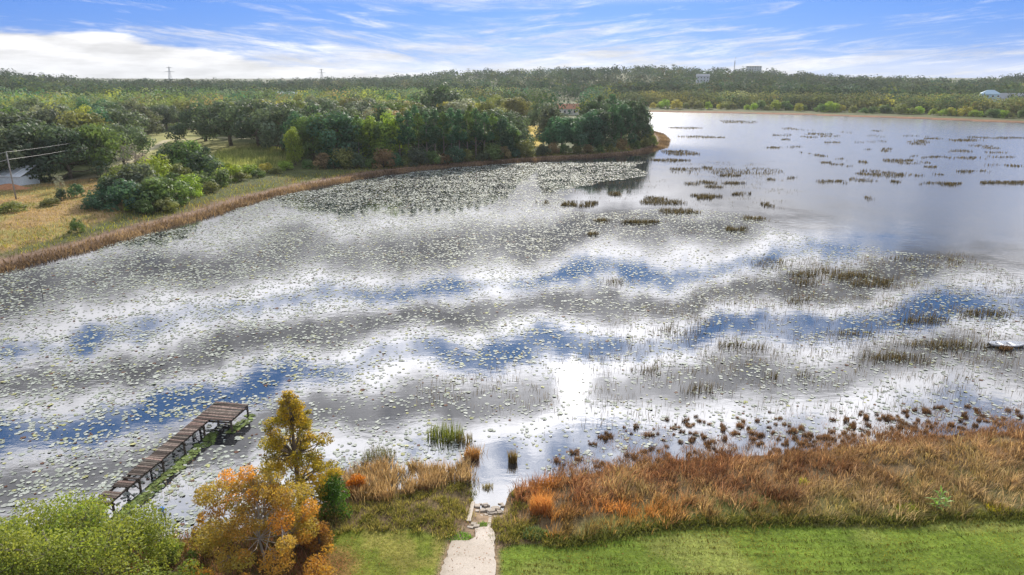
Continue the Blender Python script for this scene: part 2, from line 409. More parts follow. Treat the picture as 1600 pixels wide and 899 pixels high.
paint(1 - sm(-.1, .45, sdf(GV, RAMP)), (0.25, 0.18, 0.12))
litter = 1 - sm(1.0, 2.6, np.hypot(gx - G(500, 905)[0], gy - G(500, 905)[1]))
paint(litter * 0.7, (0.20, 0.08, 0.035))
paint(np.where(gs < -0.2, 1.0, 0.0), (0.035, 0.032, 0.025))
ob('ground', mesh_np('ground', np.column_stack([GV, gh]), GF, GROUND, gc, True), kind='structure')
# the lake: one flat sheet, the banks rise through it
wx = np.linspace(-200, 620, 120); wy = np.linspace(24, 760, 120)
WX, WY = np.meshgrid(wx, wy); k60 = np.arange(119)
wi = (k60[:, None] * 120 + k60[None]).ravel()
CALM = GP([(-300, 900), (1900, 900), (1900, 500), (1600, 420), (1380, 385), (1200, 345), (1060, 320), (1010, 280), (1010, 240), (900, 240), (600, 262), (0, 400), (-300, 480)])
opn = sm(-18, 50, sdf(np.column_stack([WX.ravel(), WY.ravel()]), CALM))
ob('lake_water', mesh_np('lake_water', np.column_stack([WX.ravel(), WY.ravel(), np.zeros(14400)]), np.stack([wi, wi + 1, wi + 121, wi + 120], 1), WATER, np.repeat(opn[:, None], 3, 1)), kind='structure')
#MARK_REST
# ------------------------------------------------------------------ plant builders
def leaf_cloud(pts, nrm, size, asp, rs, bias=0.5, droop=0.0):
    """one quad leaf per point, facing partly outwards"""
    n = len(pts); rd = rs.normal(size=(n, 3)); rd /= np.linalg.norm(rd, axis=1)[:, None]
    N = nrm * bias + rd * (1 - bias); N[:, 2] += 0.15; N /= np.linalg.norm(N, axis=1)[:, None] + 1e-9
    t = np.cross(N, rs.normal(size=(n, 3))); t /= np.linalg.norm(t, axis=1)[:, None] + 1e-9
    t[:, 2] -= droop; b = np.cross(N, t)
    s_ = (size * rs.uniform(0.6, 1.35, n))[:, None]
    a = t * s_ * 0.5; c = b * s_ * 0.5 * asp
    V = np.stack([pts - a, pts - c * 0.9 + a * .1, pts + a, pts + c * 0.9 + a * .1], 1).reshape(-1, 3)
    F = np.arange(4 * n).reshape(n, 4)
    return V, F

def lobe_points(lobes, n, rs, shell=0.55):
    """points in the outer shell of ellipsoid lobes (cx,cy,cz,rx,ry,rz)"""
    L = np.array(lobes); w_ = (L[:, 3] * L[:, 4] * L[:, 5]) ** (2 / 3); w_ /= w_.sum()
    k = rs.choice(len(L), n, p=w_); d = rs.normal(size=(n, 3)); d /= np.linalg.norm(d, axis=1)[:, None]
    rad = shell + (1 - shell) * rs.random(n) ** 0.6
    return L[k, :3] + d * rad[:, None] * L[k, 3:6], d, k

def crown_mesh(name, lobes, n, size, asp, seed, col, bias=0.5, vary=0.22, hue=None, shell=0.55, mat=None):
    rs = np.random.default_rng(seed); P, D, k = lobe_points(lobes, n, rs, shell)
    V, F = leaf_cloud(P, D, size, asp, rs, bias)
    lc = rs.uniform(1 - vary, 1 + vary, len(lobes)); c = np.array(col)[None] * lc[k][:, None] * rs.uniform(0.75, 1.25, n)[:, None]
    if hue is not None:
        f = (rs.random(len(lobes))[k] * 0.7 + rs.random(n) * 0.3)[:, None]; c = c * (1 - f) + np.array(hue) * f
    return mesh_np(name, V, F, mat or LEAF, np.repeat(c, 4, 0))

def limb_mesh(name, trunk, lobes, seed, mat, r0, twig=2, rt=0.03, seg=5):
    """tapered trunk with limbs that reach into each lobe of the crown"""
    rs = np.random.default_rng(seed); mb = MB(); T = [Vector(p) for p in trunk]; n = len(T)
    mb.tube(T, [r0 * (1.15 - 0.85 * i / (n - 1)) for i in range(n)], seg + 2)
    for L in lobes:
        c = Vector(L[:3]); zz = [abs((p - c).length) + max(0, p.z - c.z + 0.3) * 3 for p in T[1:]]; i = 1 + int(np.argmin(zz)); s0 = T[i]
        if i == 1 and n == 5 and len(lobes) > 50 and rs.random() < .65: continue
        rl = r0 * (1.0 - 0.75 * i / n) * 0.45
        mid = (s0 + c) * 0.5 + Vector(rs.normal(size=3)) * (c - s0).length * 0.10
        mb.tube([s0, mid, c], [rl, rl * 0.7, rt], seg, False)
        for _ in range(twig):
            d = Vector(rs.normal(size=3)).normalized(); e = c + Vector((d.x * L[3], d.y * L[4], abs(d.z) * L[5] * .8)) * 0.9
            s1 = mid.lerp(c, rs.uniform(0.2, 1.0)); mb.tube([s1, s1.lerp(e, .5) + Vector(rs.normal(size=3)) * 0.08 * L[3], e], [rt * 1.2, rt, rt * 0.4], 3, False)
    return mb.mesh(name, mat, True)

def dome_lobes(seed, h, wd, n, zlo, lr, flat=0.75):
    rs = np.random.default_rng(seed); out_ = []
    for i in range(n):
        t = rs.random() ** 0.6; a = i * 2.399 + rs.normal() * 0.3; f = (i + 0.5) / n
        z = zlo + (h - zlo) * (1 - f) ** 0.85; rad = wd * 0.5 * math.sqrt(max(0.02, 1 - ((z - zlo) / (h - zlo)) ** 2)) * (0.5 + 0.5 * t) * rs.uniform(.8, 1.22)
        r_ = lr * rs.uniform(0.5, 1.3); z += rs.normal() * .05 * h
        out_.append((rad * math.cos(a), rad * math.sin(a), z - r_ * .4, r_, r_, r_ * flat))
    return out_

PROTO = {}
def proto(kind, i, crown, trunk): PROTO.setdefault(kind, []).append((crown, trunk))
for i in range(4):     # spreading evergreen oaks, 12 m tall
    lb = dome_lobes(40 + i, 11.6, 14 + i % 2 * 2, 26, 3.6, 2.5, 0.8)
    proto('oak', i, crown_mesh('oak_crown', lb, 4600, 0.62, 0.8, 50 + i, (1, 1, 1), 0.68, 0.34), limb_mesh('oak_trunk', [(0, 0, -0.3), (.15, .1, 1.6), (-.1, .2, 3.4), (.2, 0, 6), (.1, .1, 9)], lb, 60 + i, BARK, 0.45, 1, 0.07))
for i in range(3):     # upright broadleaf, 13 m
    lb = dome_lobes(70 + i, 12.8, 8.5, 22, 2.4, 2.0, 1.0)
    proto('broadleaf', i, crown_mesh('broadleaf_crown', lb, 3600, 0.58, 0.8, 80 + i, (1, 1, 1), 0.68, 0.34), limb_mesh('broadleaf_trunk', [(0, 0, -0.3), (.1, .05, 2.5), (0, .1, 5), (.1, -.1, 8), (0, 0, 11)], lb, 90 + i, BARK, 0.30, 1, 0.06))
for i in range(3):     # tall pines, 17 m, bare lower trunk
    rs = np.random.default_rng(100 + i); lb = []
    for k in range(22):
        f = k / 21; z = 7.0 + 9.6 * f; rad = (2.9 * (1 - f) ** 0.6 + 0.3) * rs.uniform(.55, 1.0); a = k * 2.4 + rs.normal() * .4; r_ = 1.35 * (1.1 - 0.45 * f) * rs.uniform(.75, 1.2)
        lb.append((rad * math.cos(a), rad * math.sin(a), z, r_, r_, r_ * 0.72))
    proto('pine', i, crown_mesh('pine_crown', lb, 2600, 0.62, 0.45, 110 + i, (1, 1, 1), 0.3, 0.28, None, 0.3), limb_mesh('pine_trunk', [(0, 0, -0.3), (.05, .05, 4), (.12, 0, 8), (.1, .1, 12), (.1, .05, 16)], lb, 120 + i, BARK_PALE, 0.24, 0, 0.05))
for i in range(3):     # shrubs, 3 m
    lb = dome_lobes(130 + i, 2.9, 3.6, 12, 0.5, 0.85, 0.85)
    proto('shrub', i, crown_mesh('shrub_crown', lb, 1500, 0.30, 0.75, 140 + i, (1, 1, 1), 0.62, 0.34), limb_mesh('shrub_stem', [(0, 0, -0.2), (.05, 0, .5), (0, .05, 1.0), (.05, 0, 1.9)], lb, 150 + i, BARK, 0.07, 1, 0.02))
rsb = np.random.default_rng(160); lb = dome_lobes(161, 8.0, 7.0, 16, 2.5, 1.3, 1.0)   # sparse grey tree
proto('bare', 0, crown_mesh('sparse_crown', lb, 700, 0.40, 0.7, 162, (1, 1, 1), 0.2, 0.3, None, .2), limb_mesh('sparse_trunk', [(0, 0, -.3), (.1, 0, 2), (0, .1, 4), (0, 0, 6.5)], lb, 163, BARK_PALE, 0.16, 5, 0.05))

ENTRIES = []   # trees are collected, then labelled and built in one go
def tree(kind, x, y, h, col, word, region, wide=1.0, var=None, name=None):
    ENTRIES.append(dict(kind=kind, x=x, y=y, h=h, col=col, word=word, region=region, wide=wide, var=var, name=name))
BASEH = dict(oak=12.2, broadleaf=13.4, pine=17.2, shrub=3.1, bare=8.4)
NAMES = dict(oak='oak_tree', broadleaf='broadleaf_tree', pine='pine_tree', shrub='shrub', bare='bare_tree')
def px_h(y_base, y_top, px=800):
    """height in metres of something standing at pixel row y_base whose top is at row y_top"""
    g = G(px, y_base); a = (px - CX) / FPX; b = (CY - y_top) / FPX
    d = np.array([a, CP + b * SP, -SP + b * CP]); t = g[1] / d[1]
    return CAMZ + d[2] * t
def ptree(kind, px, yb, yt, col, word, region, wide=1.0, name=None):
    g = G(px, yb); tree(kind, g[0], g[1], px_h(yb, yt, px), col, word, region, wide, None, name)

GREY = (0.125, 0.165, 0.105); DARK = (0.075, 0.120, 0.070); BLUEG = (0.068, 0.150, 0.085); OLIVE = (0.19, 0.215, 0.075); YEL = (0.33, 0.33, 0.07)
LIME = (0.28, 0.38, 0.06); MIDG = (0.12, 0.19, 0.06); TAWNY = (0.27, 0.20, 0.10); RUST = (0.38, 0.19, 0.04); PALE = (0.24, 0.27, 0.19)
# the big oaks left of the meadow
reg = 'left of the meadow behind the utility pole'
for px, yb, yt, c, wd, ww in ((-60, 296, 190, GREY, 'grey-green oak', 1.15), (8, 292, 196, GREY, 'grey-green oak', 1.1), (62, 288, 192, GREY, 'grey-green oak', 1.1), (112, 286, 202, DARK, 'dark green oak', 1.0),
                              (156, 280, 196, MIDG, 'mid-green oak', 1.05), (196, 268, 198, GREY, 'grey-green oak', .95), (30, 266, 178, GREY, 'grey-green oak', 1.1), (90, 262, 172, GREY, 'grey-green oak', 1.1), (140, 262, 176, OLIVE, 'olive oak', 1.0), (185, 250, 170, GREY, 'grey-green oak', 1.0), (-20, 262, 170, GREY, 'grey-green oak', 1.1)):
    ptree('oak', px, yb, yt, c, wd, reg, ww)
reg = 'at the far end of the meadow'
for px, yb, yt, c, wd in ((212, 214, 158, GREY, 'grey-green oak'), (240, 208, 166, DARK, 'dark green oak'), (262, 206, 164, GREY, 'grey-green oak'), (292, 203, 160, OLIVE, 'olive oak')):
    ptree('oak', px, yb, yt, c, wd, reg, 1.0)
reg = 'on the right edge of the meadow'
for px, yb, yt, c, wd, ww in ((322, 226, 166, DARK, 'dark green oak', 1.1), (362, 232, 160, DARK, 'dark green oak', 1.15), (405, 238, 158, DARK, 'dark green oak', 1.15), (444, 244, 166, GREY, 'grey-green oak', 1.0)):
    ptree('oak', px, yb, yt, c, wd, reg, ww)
# the shore row between meadow and peninsula
reg = 'in the shore row below the meadow oaks'
row = [(470, 258, 182, 'broadleaf', BLUEG), (492, 262, 186, 'broadleaf', MIDG), (508, 260, 178, 'oak', MIDG), (530, 262, 176, 'oak', BLUEG), (548, 264, 190, 'pine', BLUEG), (562, 264, 184, 'pine', MIDG), (580, 262, 188, 'broadleaf', LIME), (596, 262, 192, 'broadleaf', MIDG), (612, 262, 184, 'broadleaf', LIME), (626, 262, 180, 'pine', BLUEG),
       (640, 262, 176, 'pine', BLUEG), (655, 260, 180, 'pine', MIDG), (668, 260, 178, 'pine', BLUEG), (681, 259, 174, 'pine', BLUEG), (694, 258, 178, 'pine', MIDG), (706, 258, 172, 'pine', BLUEG), (718, 257, 174, 'pine', BLUEG), (731, 256, 176, 'pine', MIDG), (744, 255, 172, 'pine', BLUEG), (757, 254, 178, 'pine', BLUEG), (770, 253, 180, 'pine', MIDG), (784, 252, 186, 'broadleaf', BLUEG), (802, 250, 202, 'broadleaf', MIDG), (812, 247, 204, 'oak', DARK)]
for px, yb, yt, kd, c in row:
    wd = {LIME: 'yellow-green', MIDG: 'mid-green', BLUEG: 'blue-green', DARK: 'dark green'}[c] + {'pine': ' pine', 'oak': ' oak', 'broadleaf': ' leafy tree'}[kd]
    ptree(kd, px, yb - 4, yt, c, wd, reg, 1.0 if kd != 'pine' else 1.05)
for px, yb, yt, kd, c in [(500, 244, 168, 'oak', DARK), (545, 240, 170, 'oak', GREY), (600, 240, 172, 'broadleaf', DARK), (650, 240, 170, 'pine', BLUEG), (690, 238, 168, 'pine', DARK), (735, 236, 168, 'pine', MIDG), (780, 232, 170, 'oak', DARK), (800, 228, 176, 'oak', DARK), (690, 205, 136, 'oak', DARK)]:
    ptree(kd, px, yb, yt, c, {DARK: 'dark green', GREY: 'grey-green', BLUEG: 'blue-green', MIDG: 'mid-green'}[c] + {'pine': ' pine', 'oak': ' oak', 'broadleaf': ' leafy tree'}[kd], 'behind the shore row', 1.0)
for k, px in enumerate(range(560, 815, 17)):
    yb = np.interp(px, [560, 700, 815], [254, 250, 243]); c = [DARK, BLUEG, MIDG][k % 3]
    ptree('broadleaf', px, yb, yb - 34 - (k * 7) % 13, c, {DARK: 'dark green', BLUEG: 'blue-green', MIDG: 'mid-green'}[c] + ' understorey tree', 'among the shore row trunks', 1.5)
reg = 'on the tip of the peninsula'
for px, yb, yt, kd, c, ww in [(858, 236, 168, 'broadleaf', GREY, 1.0), (878, 240, 182, 'oak', BLUEG, .9), (902, 240, 181, 'oak', BLUEG, .95), (922, 238, 176, 'broadleaf', BLUEG, 1.1), (940, 237, 172, 'broadleaf', DARK, 1.1), (956, 236, 166, 'pine', BLUEG, 1.2), (970, 234, 164, 'broadleaf', BLUEG, 1.0), (985, 232, 160, 'pine', DARK, 1.3), (997, 228, 162, 'broadleaf', DARK, .95), (1003, 222, 168, 'broadleaf', BLUEG, .9),
                               (930, 222, 155, 'oak', DARK, .7), (935, 220, 152, 'pine', DARK, 1.4), (955, 218, 150, 'pine', BLUEG, 1.4), (972, 216, 154, 'oak', DARK, .8), (848, 214, 160, 'oak', DARK, .8), (858, 214, 166, 'oak', MIDG, .6)]:
    ptree(kd, px, yb, yt, c, {BLUEG: 'blue-green', DARK: 'dark green', GREY: 'grey-green', MIDG: 'mid-green'}[c] + {'pine': ' pine', 'oak': ' oak', 'broadleaf': ' leafy tree'}[kd], reg, ww)
# shrubs on the left bank
reg = 'in the thicket on the left bank'
for px, yb, yt, c, wd, ww, nm in [(275, 280, 232, DARK, 'dark green', 1.0, 'shrub'), (300, 282, 226, MIDG, 'mid-green', 1.1, 'shrub'), (322, 284, 240, DARK, 'dark green', 1.0, 'shrub'), (195, 318, 268, OLIVE, 'olive', 1.0, 'shrub'), (225, 320, 262, GREY, 'grey-green', 1.1, 'shrub'), (168, 330, 298, BLUEG, 'blue-green', 1.3, 'shrub'), (205, 334, 290, BLUEG, 'blue-green', 1.2, 'shrub'),
                                  (240, 332, 284, MIDG, 'mid-green', 1.2, 'shrub'), (270, 324, 280, MIDG, 'mid-green', 1.2, 'shrub'), (296, 312, 280, LIME, 'yellow-green', 1.1, 'shrub'), (345, 296, 270, MIDG, 'mid-green', 1.2, 'shrub'), (362, 288, 262, LIME, 'yellow-green', 1.2, 'shrub'), (252, 300, 252, LIME, 'yellow-green', 1.0, 'shrub'), (390, 280, 262, LIME, 'yellow-green', 1.6, 'shrub'), (418, 274, 260, YEL, 'yellow', 1.6, 'shrub'), (445, 270, 256, LIME, 'yellow-green', 1.6, 'shrub'),
                                  (182, 326, 282, DARK, 'dark green', .9, 'shrub'), (218, 300, 262, OLIVE, 'olive', 1.0, 'shrub'), (258, 316, 292, BLUEG, 'blue-green', 1.2, 'shrub'), (285, 298, 262, OLIVE, 'olive', 1.0, 'shrub'), (312, 302, 276, MIDG, 'mid-green', 1.3, 'shrub'), (330, 306, 290, OLIVE, 'olive', 1.4, 'shrub'), (228, 340, 318, MIDG, 'mid-green', 1.3, 'shrub'), (262, 336, 316, OLIVE, 'olive', 1.4, 'shrub'), (150, 336, 316, BLUEG, 'blue-green', 1.4, 'shrub'), (378, 288, 274, OLIVE, 'olive', 1.6, 'shrub'), (404, 282, 270, MIDG, 'mid-green', 1.5, 'shrub'), (432, 276, 266, OLIVE, 'olive', 1.6, 'shrub'), (236, 286, 256, YEL, 'yellow', .9, 'shrub')]:
    ptree('shrub', px, yb, yt, c, wd + ' rounded bush', reg, ww)
ptree('shrub', 122, 370, 349, MIDG, 'small mid-green bush alone', 'near the waterline of the golden field', .9)
ptree('shrub', 207, 336, 316, LIME, 'small bright green bush', 'in front of the left bank thicket', .8)
ptree('shrub', 98, 322, 302, DARK, 'small dark green bush', 'in the golden field near the pole', .8)
ptree('shrub', 122, 316, 296, BLUEG, 'small blue-green bush', 'in the golden field by the track', 1.0)
ptree('shrub', 20, 340, 324, OLIVE, 'low olive bush', 'at the foot of the utility pole', 2.0)
ptree('shrub', 80, 330, 318, OLIVE, 'low olive bush', 'in the middle of the golden field', 2.2)
ptree('bare', 205, 290, 232, (0.20, 0.21, 0.22), 'leafless grey tree', 'beside the meadow corner', .8)
ptree('bare', 228, 292, 244, (0.16, 0.13, 0.13), 'sparse brownish tree', 'beside the meadow corner', .8)
ptree('bare', 97, 308, 283, (0.26, 0.30, 0.26), 'small pale sparse tree', 'beside the field track', .8)
ptree('broadleaf', 462, 264, 206, LIME, 'slim light green tree', 'at the left end of the shore row', .7)
reg = 'along the waterline under the shore row'
for k, px in enumerate(range(480, 850, 19)):
    yb = np.interp(px, [480, 600, 700, 850], [268, 265, 258, 245]); c = [MIDG, TAWNY, BLUEG, OLIVE, GREY][k % 5]
    ptree('shrub', px + (k * 7) % 9, yb, yb - 14 - (k * 11) % 17, c, {MIDG: 'green', TAWNY: 'tawny', BLUEG: 'blue-green', OLIVE: 'olive', GREY: 'grey-green'}[c] + ' low bush', reg, 1.1)
for k, px in enumerate(range(846, 1012, 18)):
    yb = np.interp(px, [846, 930, 1010], [244, 242, 232]); c = [OLIVE, TAWNY, MIDG][k % 3]
    ptree('shrub', px, yb, yb - 12 - (k * 5) % 6, c, {MIDG: 'green', TAWNY: 'tawny', OLIVE: 'olive'}[c] + ' low bush', 'along the waterline of the peninsula', 1.1)
for k, (px, yb) in enumerate([(1014, 224), (1020, 230), (1012, 214)]):
    ptree('shrub', px, yb, yb - 16, [YEL, OLIVE, LIME][k], ['yellow', 'olive', 'lime'][k] + ' scrubby bush', 'at the very tip of the peninsula', .9)
# far shore: bright shrubs in front
reg = 'along the far shore'
for k, px in enumerate(np.linspace(1020, 1596, 46)):
    px = px + rng.normal() * 4; yb = np.interp(px, [1000, 1250, 1400, 1600], [171, 175.5, 180.5, 188]) + rng.uniform(-.8, .3); c = [LIME, MIDG, YEL, LIME, OLIVE][rng.integers(5)]; c0 = c
    ptree('shrub', px, yb, yb - rng.uniform(8, 17), c, {LIME: 'yellow-green', MIDG: 'mid-green', YEL: 'yellowish', OLIVE: 'olive'}[c] + ' bush', reg, rng.uniform(.9, 1.4))
# woods behind, filled in on a jittered grid, nearest ones one by one
WOODS = np.vstack([GP([(-420, 285), (200, 262), (214, 205), (330, 203), (345, 222), (440, 236), (820, 228), (824, 198), (850, 196), (990, 214), (975, 192), (945, 184), (930, 174)]), np.array([[110, 700], [-620, 700], [-620, 160]])])
cell = 13.0
cxs = np.arange(-620, 120, cell); cys = np.arange(150, 700, cell)
cand = np.array([(x + rng.uniform(-5, 5), y + rng.uniform(-5, 5)) for x in cxs for y in cys])
inw = (sdf(cand, WOODS) < -3) & (sdf(cand, LAKE) > 8)
for Z in (MEADOW, YFIELD): inw &= sdf(cand, Z) > 4
cand = cand[inw]; pxs = CX + FPX * cand[:, 0] / (cand[:, 1] * CP + CAMZ * SP); rc = np.hypot(cand[:, 0], cand[:, 1])
pys = np.array([PX(a, b)[1] for a, b in cand])
keep = (pxs > -160) & (pxs < 1000) & (rc < 690) & ~((pxs > 862) & (pxs < 918) & (pys < 216)) & ~((pxs > 432) & (pxs < 462) & (pys < 172) & (pys > 158))
for e in ENTRIES:
    if e['kind'] != 'shrub': keep &= np.hypot(cand[:, 0] - e['x'], cand[:, 1] - e['y']) > 6
cand = cand[keep]; rc = rc[keep]; pxs = pxs[keep]; order = np.argsort(rc); cand = cand[order]; pxs = pxs[order]; rc = rc[order]
inframe = (pxs > -25)
IND = np.where(inframe)[0][:130]
STUFF = np.setdiff1d(np.arange(len(cand)), IND)
PAL = [(GREY, 'grey-green', 5), (DARK, 'dark green', 4), (OLIVE, 'olive', 4), (MIDG, 'mid-green', 3), (YEL, 'yellowish', 1), (TAWNY, 'tawny', 1), (BLUEG, 'blue-green', 2), (PALE, 'pale', 2)]
PW = np.array([p[2] for p in PAL], float); PW /= PW.sum()
for i in IND:
    c, wd, _ = PAL[rng.choice(len(PAL), p=PW)]; kd = rng.choice(['oak', 'oak', 'broadleaf'])
    if rc[i] > 330: reg = 'deep in the ' + ('left' if pxs[i] < 250 else 'middle' if pxs[i] < 600 else 'right') + ' part of the wood'
    else: reg = 'in the near part of the ' + ('left wood' if pxs[i] < 215 else 'middle wood' if pxs[i] < 560 else 'pine wood')
    tree(kd, cand[i, 0], cand[i, 1], rng.uniform(10, 16), c, wd + (' oak' if kd == 'oak' else ' leafy tree'), reg, rng.uniform(.9, 1.15))

# label and build: ordinals count from the left of the picture among look-alikes in one region
groups = {}
for e in ENTRIES:
    e['px'] = PX(e['x'], e['y'])[0]; groups.setdefault((e['word'], e['region']), []).append(e)
for (wd, reg), L in groups.items():
    L.sort(key=lambda e: e['px'])
    for i, e in enumerate(L):
        e['label'] = f'{wd} {reg}' if len(L) == 1 else (f'{wd} {reg}, {ordn(i)} from left')
        e['group'] = ('bushes ' if e['kind'] == 'shrub' else 'trees ') + reg
for i, e in enumerate(ENTRIES):
    crown, trunk = PROTO[e['kind']][i % len(PROTO[e['kind']])]
    s_ = e['h'] / BASEH[e['kind']]; zz = max(H1(e['x'], e['y']), 0.0)
    root = empty(e['name'] or NAMES[e['kind']], (e['x'], e['y'], zz), e['label'], 'bush' if e['kind'] == 'shrub' else 'tree', e['group'], rng.uniform(0, 6.28))
    root.scale = (s_ * e['wide'], s_ * e['wide'], s_)
    c = ob('crown', crown, root); k = rng.uniform(.82, 1.2); c.color = tuple(v * k * rng.uniform(.93, 1.07) for v in e['col']) + (1,)
    ob('stem' if e['kind'] == 'shrub' else 'trunk', trunk, root)

# ------------------------------------------------------------------ far woods that read as one mass
FT = []
for i in range(6):
    rs = np.random.default_rng(200 + i); lb = dome_lobes(210 + i, 1.0, 1.1 + .2 * (i % 3), 7, .22, .33, .85)
    P, D, k = lobe_points(lb, 240, rs, .7); FT.append((P, D, rs.uniform(.85, 1.15, 7)[k]))
def forest(name, XY, hts, cols, label, leaf, kind='stuff', nleaf=170):
    Vs, Cs = [], []; zz = np.maximum(height(XY)[0], 0.0); rs = np.random.default_rng(77)
    for i, (x, y) in enumerate(XY):
        P, D, lc = FT[i % 6]; n = min(nleaf, len(P)); a = rs.uniform(0, 6.28); ca, sa = math.cos(a), math.sin(a); h = hts[i]; wd = h * rs.uniform(.95, 1.4)
        q_ = P[:n]; pts = np.stack([(q_[:, 0] * ca - q_[:, 1] * sa) * wd + x, (q_[:, 0] * sa + q_[:, 1] * ca) * wd + y, q_[:, 2] * h + zz[i]], 1)
        V, F = leaf_cloud(pts, np.stack([D[:n, 0] * ca - D[:n, 1] * sa, D[:n, 0] * sa + D[:n, 1] * ca, D[:n, 2]], 1), np.full(n, leaf * h), .8, rs, .85)
        Vs.append(V); Cs.append(np.repeat(cols[i] * lc[:n, None] * rs.uniform(.88, 1.12, n)[:, None], 4, 0))
    V = np.vstack(Vs); return ob(name, mesh_np(name, V, np.arange(len(V)).reshape(-1, 4), FARLEAF, np.vstack(Cs)), None, label, 'woodland', None, kind)
pal = np.array([p[0] for p in PAL])
def patchy(XY):
    a = fbm(XY[:, 0], XY[:, 1], 70.0); b = fbm(XY[:, 0] + 900, XY[:, 1] + 300, 45.0)
    k = (0.55 + 0.95 * sm(.3, .7, a))[:, None]; warm = (sm(.56, .72, b) * .35)[:, None]
    c = pal[rng.choice(len(PAL), len(XY), p=PW)] * k; return c * (1 - warm) + np.array([.36, .30, .075]) * warm
sx = cand[STUFF]; print('mid forest', len(sx), 'individual', len(ENTRIES))
forest('wooded_plain', sx, rng.uniform(9, 16, len(sx)), patchy(sx) * np.array([.95, 1.05, 1.1]), 'mixed green canopy of the wood stretching back from the left shore', .10, nleaf=230)
# trees on the far shore (second row), and the wooded hills on the skyline
pts = []
for _ in range(2900):
    a = R(rng.uniform(-44, 46)); r_ = math.exp(rng.uniform(math.log(690), math.log(1480))); pts.append((r_ * math.sin(a), r_ * math.cos(a)))
for _ in range(1500):
    px = rng.uniform(925, 1700); sd_ = rng.uniform(14, 150); yb = np.interp(px, [900, 1000, 1250, 1400, 1600, 1700], [169, 170, 175, 180, 187.5, 194]); g = G(px, yb); d = np.linalg.norm(g); g = g * (d + sd_) / d; pts.append(tuple(g))
pts = np.array(pts); pts = pts[sdf(pts, LAKE) > 13]; rp = np.hypot(pts[:, 0], pts[:, 1]); pp = CX + FPX * pts[:, 0] / (pts[:, 1] * CP + CAMZ * SP)
ok = ~((rp < 700) & (sdf(pts, WOODS) < 0)) & ~((pp > 1530) & (pp < 1576) & (rp > 590) & (rp < 765)) & ~(sdf(pts, FARFIELD) < 5)
pts = pts[ok]; rp = rp[ok]
# every stretch of hillside keeps about the same spacing
hc = (patchy(pts) * .65 + .35 * np.array(GREY)) * rng.uniform(.7, 1.2, (len(pts), 1))
isfs = rp < 700
forest('far_shore_wood', pts[isfs], rng.uniform(7, 11.5, isfs.sum()), hc[isfs] * np.array([1.1, 1.05, .9]), 'band of olive and grey trees behind the far shore', .16, nleaf=75)
forest('wooded_hills', pts[~isfs], rng.uniform(9.5, 15.5, (~isfs).sum()), hc[~isfs] * np.array([.38, .48, .48]), 'dark wooded hills along the whole skyline', .20, nleaf=72)
# ------------------------------------------------------------------ lily pads
def pads_mesh(name, XY, size, cols, tilt, rs, seg=7):
    n = len(XY); a0_ = rs.uniform(0, 6.28, n); an = np.linspace(0.18, 2 * math.pi - 0.18, seg)
    ang = a0_[:, None] + an[None]; rad = size[:, None] * rs.uniform(.88, 1.08, (n, seg))
    tx = rs.normal(size=n) * tilt; ty = rs.normal(size=n) * tilt
    X = rad * np.cos(ang); Y = rad * np.sin(ang)
    Z = 0.012 + rs.uniform(0, .012, n)[:, None] + np.maximum(X * tx[:, None] + Y * ty[:, None] + np.abs(tx)[:, None] * size[:, None], 0)
    ctr = np.stack([XY[:, 0], XY[:, 1], Z.mean(1)], 1)[:, None]
    V = np.concatenate([ctr, np.stack([X + XY[:, :1], Y + XY[:, 1:], Z], 2)], 1).reshape(-1, 3)
    k = np.arange(seg - 1); f1 = np.stack([np.zeros(seg - 1, int), k + 1, k + 2], 1)
    F = (np.arange(n)[:, None, None] * (seg + 1) + f1[None]).reshape(-1, 3)
    return mesh_np(name, V, F, PADM, np.repeat(cols, seg + 1, 0))

rs = np.random.default_rng(300)
PADPOLY_PX = [(-120, 900), (420, 840), (560, 770), (700, 745), (735, 735), (800, 735), (830, 745), (1000, 700), (1600, 655), (1900, 650), (1900, 470), (1600, 430), (1520, 400), (1380, 392), (1240, 360), (1120, 330), (1000, 330), (880, 335), (905, 300), (1004, 275), (1006, 246), (930, 248), (770, 258), (600, 274), (450, 302), (330, 338), (150, 388), (0, 426), (-300, 480)]
PADPOLY = GP(PADPOLY_PX)
OPENW = GP([(735, 770), (735, 712), (760, 690), (800, 692), (802, 740), (792, 775)])
NP_ = 480000
lo = np.array([-105, 28]); hi = np.array([95, 215])
cd = rs.uniform(lo, hi, (NP_, 2))
dd = np.hypot(cd[:, 0], cd[:, 1])
pxv = CX + FPX * cd[:, 0] / (cd[:, 1] * CP + CAMZ * SP)
msk = (sdf(cd, PADPOLY) < (fbm(cd[:, 0], cd[:, 1], 12.0) - .6) * 12 * np.clip((dd - 60) / 60, 0, 1)) & (pxv > -60) & (pxv < 1660) & (sdf(cd, OPENW) > 0.15)
cd = cd[msk]; pxv = pxv[msk]; dd = dd[msk]; pyv = CY + FPX * ((CAMZ * CP - cd[:, 1] * SP) / (cd[:, 1] * CP + CAMZ * SP))
dens = 0.22 + 0.95 * fbm(cd[:, 0] * .6, cd[:, 1], 7.0)
dens *= np.interp(pxv, [0, 300, 600, 900, 1300, 1600], [1.6, 1.35, .95, .72, .5, .6])
dens *= np.interp(pyv, [240, 340, 420, 600, 800], [1.3, 1.1, .85, .8, 1.0])
dens *= np.interp(dd, [40, 120], [.25, .75]) + np.interp(dd, [40, 120], [1.5, .8]) * sm(.36, .62, fbm(cd[:, 0] + 90, cd[:, 1] * 1.3, 2.6))
sel = rs.random(len(cd)) < np.clip(dens, 0, 1.6) * .62
cd = cd[sel]; dd = dd[sel]; pyv = pyv[sel]; pxv = pxv[sel]
insh = sdf(cd, LAKE) < -0.35; cd = cd[insh]; dd = dd[insh]; pyv = pyv[insh]; pxv = pxv[insh]
